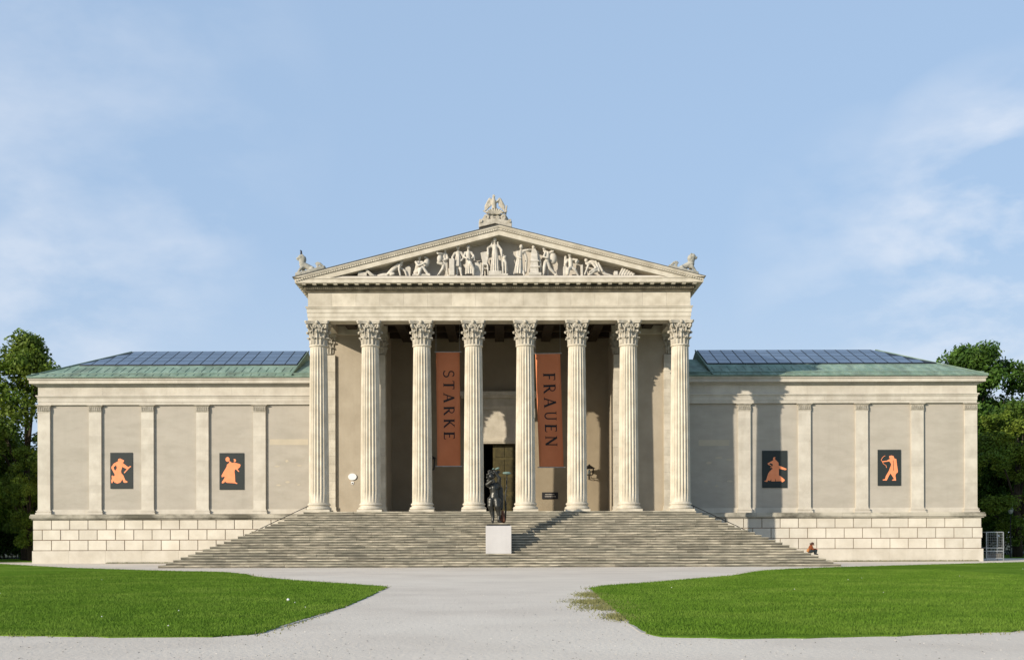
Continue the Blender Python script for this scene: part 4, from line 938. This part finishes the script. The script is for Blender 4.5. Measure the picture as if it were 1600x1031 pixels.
sh += [('c', [(763, 334, 1.3, -.1), (756.5, 330, .9, -.1)]), ('c', [(787, 334, 1.3, -.1), (793.5, 331, .9, -.1)]), ('c', [(791, 336, 1.6, 0), (793, 322, 1.2, 0)])]
b = MB(); G_ = lambda x, y, dy=0: (PX(x, yy), yy + dy, PZ(y, yy)); U = yy / F
def fill(shapes, b):
    for s in shapes:
        if s[0] == 'c':
            for p, q in zip(s[1][:-1], s[1][1:]): b.cap(G_(p[0], p[1], p[3]), p[2] * U, G_(q[0], q[1], q[3]), q[2] * U, 10)
        elif s[0] == 'p': b.prism([(G_(*p)[0], G_(*p)[2]) for p in s[1]], 'y', yy + s[2], yy + s[3])
        elif s[0] == 't': b.tube([G_(p[0], p[1], s[3]) for p in s[1]], s[2] * U, 8)
        elif s[0] == 'e': _, x, y, rx, ry, rd, dy, rot = s; b.ell(G_(x, y, dy), rx * U, rd * U, ry * U, rot)
fill(sh, b); body(b, 'scrollwork', M['carved'], .025, wloc(orn), orn, 1)
b = MB()
sh = [('c', [(774, 324, 3.4, 0), (773, 317.5, 4.3, -.02), (772.5, 312.5, 3.0, -.04)]), ('c', [(772.5, 312, 2.2, -.04), (772.8, 306.5, 2.1, -.05)]), ('c', [(773, 307, 1.8, -.05), (774.8, 307.2, .8, -.12)]),
      ('c', [(771, 323, 1.4, 0), (770, 328.5, .9, -.05)]), ('c', [(776, 323, 1.4, 0), (776.5, 328.5, .9, -.05)]), ('c', [(774, 325, 1.8, .1), (774.5, 329, 1.2, .12)])]
for sg in (-1, 1):
    for i in range(7):
        t = i / 6; xo = 4.5 + 3.0 * t
        x0 = 774.5 + sg * (5 + 4.5 * t); y0 = 314 - 2.4 * math.sin(t * 2.8) * 1.5
        x1 = 774.5 + sg * (7.5 + 8.6 * t); y1 = 321.5 + 8.5 * t ** 1.2
        sh.append(('c', [(x0, y0, 1.7, .05), ((x0 + x1) / 2 + sg * 1.4, (y0 + y1) / 2, 1.9, .1), (x1 - sg * .8, y1, 1.1, .05)]))
    sh.append(('c', [(774 + sg * 3, 316, 1.9, 0), (774.5 + sg * 7, 311.8, 1.5, .03), (774.5 + sg * 10, 313, 1.1, .05)]))
fill(sh, b)
e = body(b, 'eagle_statue', M['carved'], .025, (PX(774, yy), yy, PZ(329, yy)), smooth=1); tag(e, 'stone eagle with folded-down wings standing on top of the pediment ornament', 'bird statue')

# ================================================================== seated person on the steps
YPn = 69.6; up = YPn / F
seat_z = RI * 3
def HP(x, y, dy=0): X = 1240 + x / 14.725; Y = 820 + y / 14.725; return (PX(X, YPn) - .287, YPn + dy, PZ(Y, YPn) + .075)
hu = 1 / (14.725 / up)
ps = empty('person', (PX(1273, YPn) - .287, YPn, RI * 4), 'person in rust-brown jacket and dark trousers sitting on the steps bent over a book', 'person')
cc = lambda b, *p: [b.cap(HP(p[i][0], p[i][1], p[i][2]), p[i][3] * hu, HP(p[i + 1][0], p[i + 1][1], p[i + 1][2]), p[i + 1][3] * hu, 12) for i in range(len(p) - 1)]
b = MB()                                             # body in one piece (under the clothes)
cc(b, (480, 640, 0, 40), (492, 560, 0, 38), (500, 525, 0, 26), (530, 500, 0, 17)); b.ell(HP(545, 487, 0), 30 * hu, 27 * hu, 36 * hu, .5)
b.cap(HP(572, 495, 0), 5 * hu, HP(578, 503, 0), 4 * hu); b.ell(HP(540, 490, -.07), 6 * hu, 4 * hu, 8 * hu); b.ell(HP(540, 490, .07), 6 * hu, 4 * hu, 8 * hu)
for sg in (-1, 1):
    cc(b, (485, 645, sg * .1, 30), (610, 625, sg * .12, 22), (600, 700, sg * .12, 15)); cc(b, (600, 705, sg * .12, 13), (640, 715, sg * .12, 10))
    cc(b, (500, 540, sg * .18, 17), (535, 605, sg * .2, 14), (615, 592, sg * .08, 10), (628, 590, sg * .07, 10))
    for i in range(5):
        y = sg * (.045 + .018 * i) if i < 4 else sg * .04; k = (1, 1.1, 1.05, .9, .7)[i]
        b.cap(HP(630, 590, y), 2.6 * hu, HP(630 + 14 * k, 586 + (4 if i == 4 else 0), y), 2.3 * hu, 8); b.cap(HP(630 + 14 * k, 586, y), 2.3 * hu, HP(630 + 22 * k, 592, y), 2.0 * hu, 8)
body(b, 'body', M['skin'], .0075, wloc(ps), ps, 1)
b = MB(); cc(b, (476, 650, 0, 48), (490, 565, 0, 47), (500, 530, 0, 36), (515, 512, 0, 24))
for sg in (-1, 1): cc(b, (500, 538, sg * .17, 24), (535, 603, sg * .2, 19), (600, 595, sg * .1, 15))
body(b, 'jacket', M['jacket'], .014, wloc(ps), ps, 2)
b = MB()
for sg in (-1, 1): cc(b, (480, 652, sg * .1, 38), (612, 625, sg * .12, 27), (602, 695, sg * .12, 20))
body(b, 'trousers', M['jeans'], .014, wloc(ps), ps, 2)
b = MB()
for sg in (-1, 1): cc(b, (600, 708, sg * .12, 16), (645, 717, sg * .12, 12))
body(b, 'shoes', M['jeans'], .012, wloc(ps), ps, 1)
b = MB(); b.ell(HP(535, 472, 0), 38 * hu, 36 * hu, 34 * hu, .3); b.cap(HP(508, 480, 0), 22 * hu, HP(480, 470, 0), 12 * hu); b.cap(HP(505, 490, 0), 24 * hu, HP(498, 530, 0), 20 * hu)
body(b, 'hair', M['hair'], .012, wloc(ps), ps, 1)
m = MB(); a0 = HP(628, 600); 
m.prism([HP(622, 598)[0::2], HP(668, 585)[0::2], HP(670, 592)[0::2], HP(624, 606)[0::2]], 'y', YPn - .16, YPn + .16); bk = m.build('book', M['skin'], origin=HP(640, 600)); tag(bk, 'small open book held in the hands of the seated person', 'book')
b = MB(); b.cap(HP(425, 630, -.05), 30 * hu, HP(440, 600, -.05), 24 * hu); b.ell(HP(430, 640, -.05), 34 * hu, .12, 26 * hu)
tag(body(b, 'shoulder_bag', M['bag'], .014, HP(430, 665, -.05), smooth=1), 'orange bag lying on the steps behind the seated person', 'bag')

# ================================================================== ground
m = MB(); m.box(-2500, 2500, -300, 4000, -.5, -.02); m.build('ground', M['earth']); tag(bpy.data.objects['ground'], kind='structure')
m = MB(); m.box(-140, 140, 1, 101.5, -.019, 0); tag(m.build('gravel_forecourt', M['gravel']), kind='structure')
LW = {
 'left': [(-500, 985), (-200, 990), (0, 991), (200, 994.5), (330, 994), (395, 990), (420, 984), (470, 968), (530, 950), (570, 934), (606, 917), (590, 915.5), (530, 911), (470, 907), (425, 903), (395, 900), (385, 896.5), (350, 893), (280, 891), (200, 888.5), (100, 885), (50, 882), (0, 879), (-200, 877), (-500, 876)],
 'right': [(922, 919.5), (940, 938), (962, 955), (985, 975), (1010, 990), (1040, 996), (1200, 999), (1400, 995), (1600, 988), (1900, 982), (2100, 980), (2100, 878), (1900, 877), (1600, 880), (1500, 882.5), (1400, 885), (1300, 887.5), (1230, 890), (1190, 893), (1170, 896), (1150, 900), (1100, 904), (1000, 912), (940, 916)]}
def inpoly(P, X, Y):
    r = np.zeros(len(X), bool); n = len(P)
    for i in range(n):
        x1, y1 = P[i]; x2, y2 = P[(i + 1) % n]
        c = ((y1 > Y) != (y2 > Y)); r ^= c & (X < (x2 - x1) * (Y - y1) / ((y2 - y1) or 1e-9) + x1)
    return r
rng = np.random.default_rng(5)
def edge_dist(P, X, Y):
    d = np.full(len(X), 1e9)
    for i in range(len(P)):
        x1, y1 = P[i]; x2, y2 = P[(i + 1) % len(P)]; dx, dy = x2 - x1, y2 - y1
        t = np.clip(((X - x1) * dx + (Y - y1) * dy) / (dx * dx + dy * dy), 0, 1)
        d = np.minimum(d, np.hypot(X - x1 - t * dx, Y - y1 - t * dy))
    return d
def blades(name, X, Y, h, wd, mat, z=.02):
    n = len(X); a = rng.uniform(0, math.pi, n); hh = h * rng.uniform(.5, 1.3, n); lx = rng.normal(0, .4, n) * hh; ly = rng.normal(0, .4, n) * hh
    V = np.zeros((n, 3, 3)); V[:, 0] = np.stack([X - np.cos(a) * wd, Y - np.sin(a) * wd, np.full(n, z)], 1); V[:, 1] = np.stack([X + np.cos(a) * wd, Y + np.sin(a) * wd, np.full(n, z)], 1)
    V[:, 2] = np.stack([X + lx, Y + ly, z + hh], 1)
    me = bpy.data.meshes.new(name); me.vertices.add(3 * n); me.vertices.foreach_set('co', V.ravel()); me.loops.add(3 * n); me.loops.foreach_set('vertex_index', np.arange(3 * n, dtype=np.int32))
    me.polygons.add(n); me.polygons.foreach_set('loop_start', np.arange(0, 3 * n, 3, dtype=np.int32)); me.polygons.foreach_set('loop_total', np.full(n, 3, np.int32))
    me.update(calc_edges=True); at = me.attributes.new('tint', 'FLOAT', 'FACE'); at.data.foreach_set('value', rng.uniform(.82, 1.2, n)); me.materials.append(mat)
    o = bpy.data.objects.new(name, me); COL.objects.link(o); return o
BX, BY_, DX, DY = [], [], [], []
for key, pp in LW.items():
    P = [gp(x, y) for x, y in pp]
    # subdivide and roughen the outline
    Q2 = []
    for i in range(len(P)):
        a = P[i]; b_ = P[(i + 1) % len(P)]; L_ = math.hypot(a[0] - b_[0], a[1] - b_[1]); k = max(1, min(60, int(L_ / .35)))
        for j_ in range(k):
            t = j_ / k; Q2.append((a[0] + (b_[0] - a[0]) * t + random.gauss(0, .05), a[1] + (b_[1] - a[1]) * t + random.gauss(0, .07)))
    me = MB(); me.prism(Q2[::-1], 'z', -.01, .022); o = me.build('lawn', M['grass_soil'])
    o.name = 'lawn'; tag(o, kind='structure')
    xs = [p[0] for p in P]; ys = [p[1] for p in P]
    n = 900000; X = rng.uniform(max(min(xs), -24), min(max(xs), 24), n); Y = 20 + (40 - 0) * rng.power(.75, n)
    keep = inpoly(P, X, Y) & (np.abs(X + .2) < Y * .56); BX.append(X[keep][:190000]); BY_.append(Y[keep][:190000])
    n = 500000; X = rng.uniform(max(min(xs), -60), min(max(xs), 60), n); Y = rng.uniform(20, 86, n); d = edge_dist(P, X, Y); ins = inpoly(P, X, Y)
    keep = (~ins) & (rng.random(n) < np.exp(-d / .18)) & (d < 1.4) & (Y > 18); DX.append(X[keep]); DY.append(Y[keep])
    keep = ins & (d < .3); BX.append(X[keep]); BY_.append(Y[keep])
# worn tongue of grass outside the right lawn
n = 26000; X = rng.normal(0, 1, n); Y = rng.normal(0, 1, n)
for (cx, cy, sx, sy, q) in ((926, 930, .45, 1.5, 1800), (934, 941, .7, 1.3, 2600), (952, 950, .8, 1.2, 1800), (972, 965, .35, 1.1, 1500)):
    c = gp(cx, cy); DX.append(c[0] + rng.normal(0, 1, q) * sx * .55); DY.append(c[1] + rng.normal(0, 1, q) * sy * .55)
tag(blades('grass', np.concatenate(BX), np.concatenate(BY_), .055, .009, M['blade']), 'short mown green grass of the two lawns', 'grass', kind='stuff')
tag(blades('dry_grass', np.concatenate(DX), np.concatenate(DY), .05, .012, M['dry'], .0), 'dry straggling grass creeping over the gravel edge', 'grass', kind='stuff')
n = 45; X = rng.uniform(-30, 30, n); Y = rng.uniform(21, 60, n); k = inpoly([gp(*p) for p in LW['left']], X, Y) | inpoly([gp(*p) for p in LW['right']], X, Y)
m = MB()
for x, y in zip(X[k], Y[k]):
    r = random.uniform(.008, .016); m.lathe([(r, 0), (r * 1.1, .01), (r * .3, .02)], (x, y, .055), 6)
tag(m.build('daisies', M['white']), 'tiny white daisies scattered in the lawns', 'flowers', kind='stuff')
m = MB(); c = gp(450, 939.5); m.ell((c[0], c[1], .07), .045, .045, .045); tag(body(m, 'white_ball', M['white'], .015, (c[0], c[1], .02)), 'small white ball lying on the left lawn near its pointed corner', 'ball')
m = MB(); rp_ = random.Random(4)
for i in range(2600):
    Y = 15 + 24 * rp_.random() ** 1.6; X = rp_.uniform(-.55, .55) * Y; r = rp_.uniform(.006, .018)
    a = rp_.uniform(0, 6.28); m.add([(X + r * math.cos(a + q * 2.1) * 1.3, Y + r * math.sin(a + q * 2.1), .001) for q in range(3)] + [(X, Y, r * .9)], [(0, 1, 3), (1, 2, 3), (2, 0, 3)], rp_.uniform(.35, 1.25))
tag(m.build('pebbles', M['kerb']), 'loose small pebbles scattered over the gravel', 'pebbles', kind='stuff')
# kerbs
for pts, lab in (([(408, 988), (440, 978), (480, 966), (510, 957)], 'flush stone kerb strip at the front curve of the left lawn'), ([(922, 921), (946, 941), (965, 957), (985, 976), (1005, 990)], 'flush stone kerb strip along the slanting edge of the right lawn')):
    m = MB(); g_ = [Vector((*gp(*p), 0)) for p in pts]
    for a, b_ in zip(g_[:-1], g_[1:]):
        d = b_ - a; k = max(1, int(d.length / 1.1)); nrm = Vector((-d.y, d.x, 0)).normalized() * .035
        for i in range(k):
            p = a + d * (i + .02) / k; q = a + d * (i + .97) / k; h = random.uniform(.006, .018)
            m.add([p - nrm, q - nrm, q + nrm, p + nrm] + [v + Vector((0, 0, h)) for v in (p - nrm, q - nrm, q + nrm, p + nrm)], [(4, 5, 6, 7), (0, 1, 5, 4), (1, 2, 6, 5), (2, 3, 7, 6), (3, 0, 4, 7)], random.uniform(.7, 1.1))
    o = m.build('kerb', M['kerb'], origin=g_[0]); tag(o, lab, 'kerb', 'kerb strips of the lawns')
# far lawn beside and behind the building
m = MB(); m.box(-140, -36.9, 87, 101, .0, .02); m.box(38.5, 140, 93, 112, .0, .02); tag(m.build('side_lawn', M['grass_soil']), kind='structure')
# weeds along the foot of the base wall
W = rng.uniform(-30, -22, 900); W2 = rng.uniform(21, 36, 2200)
tag(blades('weeds', np.concatenate([W, W2]), YB - .09 - np.abs(rng.normal(0, .05, 3100)), .10, .02, M['dry'], 0), 'low weeds growing along the foot of the wing walls', 'weeds', kind='stuff')

# ================================================================== wire cage beside the right wing, globe lamp
D = 84.0; x0, x1 = PX(1541.5, D), PX(1567.5, D); zt = PZ(833, D); zb = 0.0
t = empty('storage_cage', ((x0 + x1) / 2, D, 0), 'galvanised wire mesh storage cage standing at the corner of the right wing', 'cage')
m = MB()
for x in (x0, x1):
    for y in (D, D + 1.0): m.box(x - .035, x + .035, y - .035, y + .035, zb, zt)
for z in (zt, .97, .72, .18):
    for y in (D, D + 1.0): m.box(x0 + .035, x1 - .035, y - .03, y + .03, z - .035, z + .035)
    for x in (x0, x1): m.box(x - .03, x + .03, D + .035, D + .965, z - .035, z + .035)
m.build('cage_frame', M['steel'], t)
m = MB(); k = 8
for i in range(1, k): x = x0 + (x1 - x0) * i / k; m.box(x - .006, x + .006, D - .012, D, .18, zt); 
for i in range(1, 10): z = .18 + (zt - .18) * i / 10; m.box(x0, x1, D - .006, D + .004, z - .006, z + .006)
m.build('wire_mesh', M['steel'], t)
m = MB(); m.box(x0 + .06, x1 - .06, D + .1, D + .9, 1.0, 1.05); m.box(x0 + .45, x1 - .08, D + .05, D + .6, .22, .55); m.box(x0 + .1, x0 + .42, D + .05, D + .6, .22, .5, 1.3); m.build('stored_boards', M['lead'], t)
D = 96; cx = PX(1579, D)
t = empty('globe_lamp', (cx, D, 0), 'glass globe park lamp on a slim dark post right of the museum', 'street lamp')
m = MB(); m.lathe([(.09, 0), (.09, .4), (.05, .5), (.04, PZ(808, D))], (cx, D, 0), 12); m.build('lamp_post', M['iron'], t)
m = MB(); m.ell((cx, D, PZ(799, D)), .23, .23, .34); m.build('lamp_globe', M['glass'], t, smooth=True)
m = MB(); m.lathe([(.2, 0), (.12, .1), (.03, .15)], (cx, D, PZ(799, D) + .3), 12); m.build('lamp_cap', M['iron'], t)

# ================================================================== trees
def leaf_mesh(name, clumps, per, size, mat, seed):
    g = np.random.default_rng(seed); V = []; T = []
    for (cx, cy, cz, r, tn) in clumps:
        n = int(per * r * r / 1.6)
        d = g.normal(size=(n, 3)); d /= np.linalg.norm(d, axis=1)[:, None]
        rad = r * (g.random(n) ** .45) * (1 + .25 * np.sin(d[:, 0] * 5 + cx) * np.cos(d[:, 2] * 4 + cz))
        p = d * rad[:, None] * np.array([1, 1, .78]) + np.array([cx, cy, cz])
        nn = d * .9 + g.normal(size=(n, 3)) * .8 + np.array([0, 0, .35]); nn /= np.linalg.norm(nn, axis=1)[:, None]
        a = np.cross(nn, g.normal(size=(n, 3))); a /= np.linalg.norm(a, axis=1)[:, None]; b = np.cross(nn, a)
        s = size * g.uniform(.55, 1.3, n)[:, None]
        V.append(np.stack([p - a * s, p - b * s * .55, p + a * s, p + b * s * .55], 1)); T.append(tn * g.uniform(.75, 1.25, n))
    V = np.concatenate(V); T = np.concatenate(T); n = len(V)
    me = bpy.data.meshes.new(name); me.vertices.add(4 * n); me.vertices.foreach_set('co', V.ravel()); me.loops.add(4 * n); me.loops.foreach_set('vertex_index', np.arange(4 * n, dtype=np.int32))
    me.polygons.add(n); me.polygons.foreach_set('loop_start', np.arange(0, 4 * n, 4, dtype=np.int32)); me.polygons.foreach_set('loop_total', np.full(n, 4, np.int32))
    me.update(calc_edges=True); at = me.attributes.new('tint', 'FLOAT', 'FACE'); at.data.foreach_set('value', T); me.materials.append(mat)
    return me
def tree_meshes(seed, H, Rr, zlow, mat, n=120, size=.17, per=330, top=.6):
    g = random.Random(seed); cl = []; zc = (H + zlow) / 2; hz_ = (H - zlow) / 2
    tk = MB(); tk.tube([(0, 0, -.1), (.05, .02, H * .2), (.1, .1, H * .45), (.0, .15, H * .78)], [H * .026, H * .02, H * .014, H * .004], 10)
    while len(cl) < n:
        a = g.uniform(0, 6.283); e = g.uniform(-1, 1); q = g.random() ** .35
        prof = math.sqrt(max(0, 1 - e * e)) * (1 - top * .35 * max(0, e)) * (1 + .16 * math.sin(a * 3 + seed) + .12 * math.sin(e * 7 + a * 2))
        r = Rr * prof * q; x, y, z = r * math.cos(a), r * math.sin(a), zc + hz_ * e * (.75 + .25 * q)
        cr = g.uniform(.7, 1.5) * (1.0 if q > .6 else 1.2); x *= 1 - cr * .3 / Rr; y *= 1 - cr * .3 / Rr; z = min(z, H - cr * .6)
        cl.append((x, y, z, cr, g.uniform(.75, 1.25)))
        if len(cl) % 8 == 0: tk.tube([(0, 0, max(zlow * .8, z * .45)), (x * .5, y * .5, (z + max(zlow, z * .45)) * .52), (x, y, z)], [H * .009, H * .005, .02], 6)
    return tk.mesh('trunk', M['bark'], smooth=True), leaf_mesh('crown', cl, per, size, mat, seed)
KINDS = {'A': tree_meshes(11, 18.5, 4.9, 2.6, M['leaf2'], 92, .16, 420, 1.7), 'D': tree_meshes(71, 18.5, 5.4, 1.6, M['leaf2'], 88, .16, 460, .9), 'B': tree_meshes(23, 19.5, 7.4, 2.2, M['leaf'], 225, .18, 400), 'C': tree_meshes(37, 13, 5.2, .8, M['leaf'], 120)}
def tree(kind, x, y, rot, sc, label, group='trees around the museum', name='broadleaf_tree'):
    t = empty(name, (x, y, 0), label, 'tree', group); t.rotation_euler = (0, 0, rot); t.scale = (sc if isinstance(sc, tuple) else (sc, sc, sc))
    for nm, me in zip(('trunk', 'crown'), KINDS[kind]):
        o = bpy.data.objects.new(nm, me); COL.objects.link(o); o.parent = t
    return t
tree('A', -42.0, 96, .4, (1.05, 1.05, 1.08), 'tall loose-crowned green tree at the left edge with its top above the wing roof')
tree('A', -48.2, 100, 2.0, (1.05, 1.05, .90), 'green tree at the far left edge just behind the tall loose-crowned one')
tree('B', 46.4, 108, 1.1, (1.02, 1.02, 1.06), 'large round-topped tree rising highest behind the right wing')
tree('D', 46.4, 98, 3.3, (.95, .95, .76), 'yellow-green sunlit tree in front of the large round one at the right edge')
tree('D', -40.2, 92.5, 1.0, (.45, .45, .54), 'low young tree with light leaves beside the left wall end of the museum')
far = [('C', -44, 108, 'dark bushy tree behind the left trees close to the museum corner'), ('C', -52, 112, 'dark bushy tree at the left edge, farther back'), ('C', -40, 124, 'tall dark tree hidden behind the left museum corner'), ('C', -54, 128, 'distant dark tree behind the left edge trees'),
       ('C', 49, 118, 'dark bushy tree in shade behind the right wing corner'), ('C', 58, 112, 'dark bushy tree at the right edge in shade'), ('B', 57, 128, 'distant tall dark tree at the right edge'), ('B', 68, 122, 'dark tree beyond the right edge of the park'), ('C', 43.5, 124, 'low dark tree glimpsed beside the right wing wall')]
for i, (k, x, y, lab) in enumerate(far): tree(k, x, y, i * 1.7, .92 + .05 * (i % 3), lab)
for i, (x, y) in enumerate([(-53, 83), (-60, 92), (-56, 101), (-66, 84)]): tree('A' if i % 2 else 'C', x, y, i * 2.1, 1.2, ('bushy tree standing left of the museum outside the view', 'second tree left of the museum outside the view', 'third tree left of the museum outside the view', 'outermost tree left of the museum outside the view')[i])
# dark shrubs closing the view under the trees
g = random.Random(9)
def shrub_mesh(seed):
    q = random.Random(seed); cl = [(q.uniform(-1.6, 1.6), q.uniform(-1, 1), q.uniform(.5, 2.8), q.uniform(.6, 1.1), q.uniform(.6, 1.1)) for _ in range(26)]
    return leaf_mesh('foliage', cl, 240, .12, M['leaf'], seed)
sm = [shrub_mesh(51), shrub_mesh(52)]
stm = MB()
for i in range(5): stm.tube([(i * .3 - .6, 0, -.05), (i * .5 - 1, .1, 1.6)], [.05, .02], 6)
stm = stm.mesh('stem', M['bark'])
places = [(-37 - i * 2.7, 104 + (i % 3) * 1.2) for i in range(9)] + [(38.5 + i * 2.8, 114 + (i % 3) * 1.3) for i in range(12)]
for i, (x, y) in enumerate(places):
    t = empty('shrub', (x, y, 0), 'dense dark green shrub in the shaded hedge under the trees', 'shrub', 'dark shrubs under the trees'); t.rotation_euler = (0, 0, i * .9); t.scale = (1.1, 1.1, 1.15 + .25 * (i % 3))
    for nm, me in (('foliage', sm[i % 2]), ('stem', stm)):
        o = bpy.data.objects.new(nm, me); COL.objects.link(o); o.parent = t
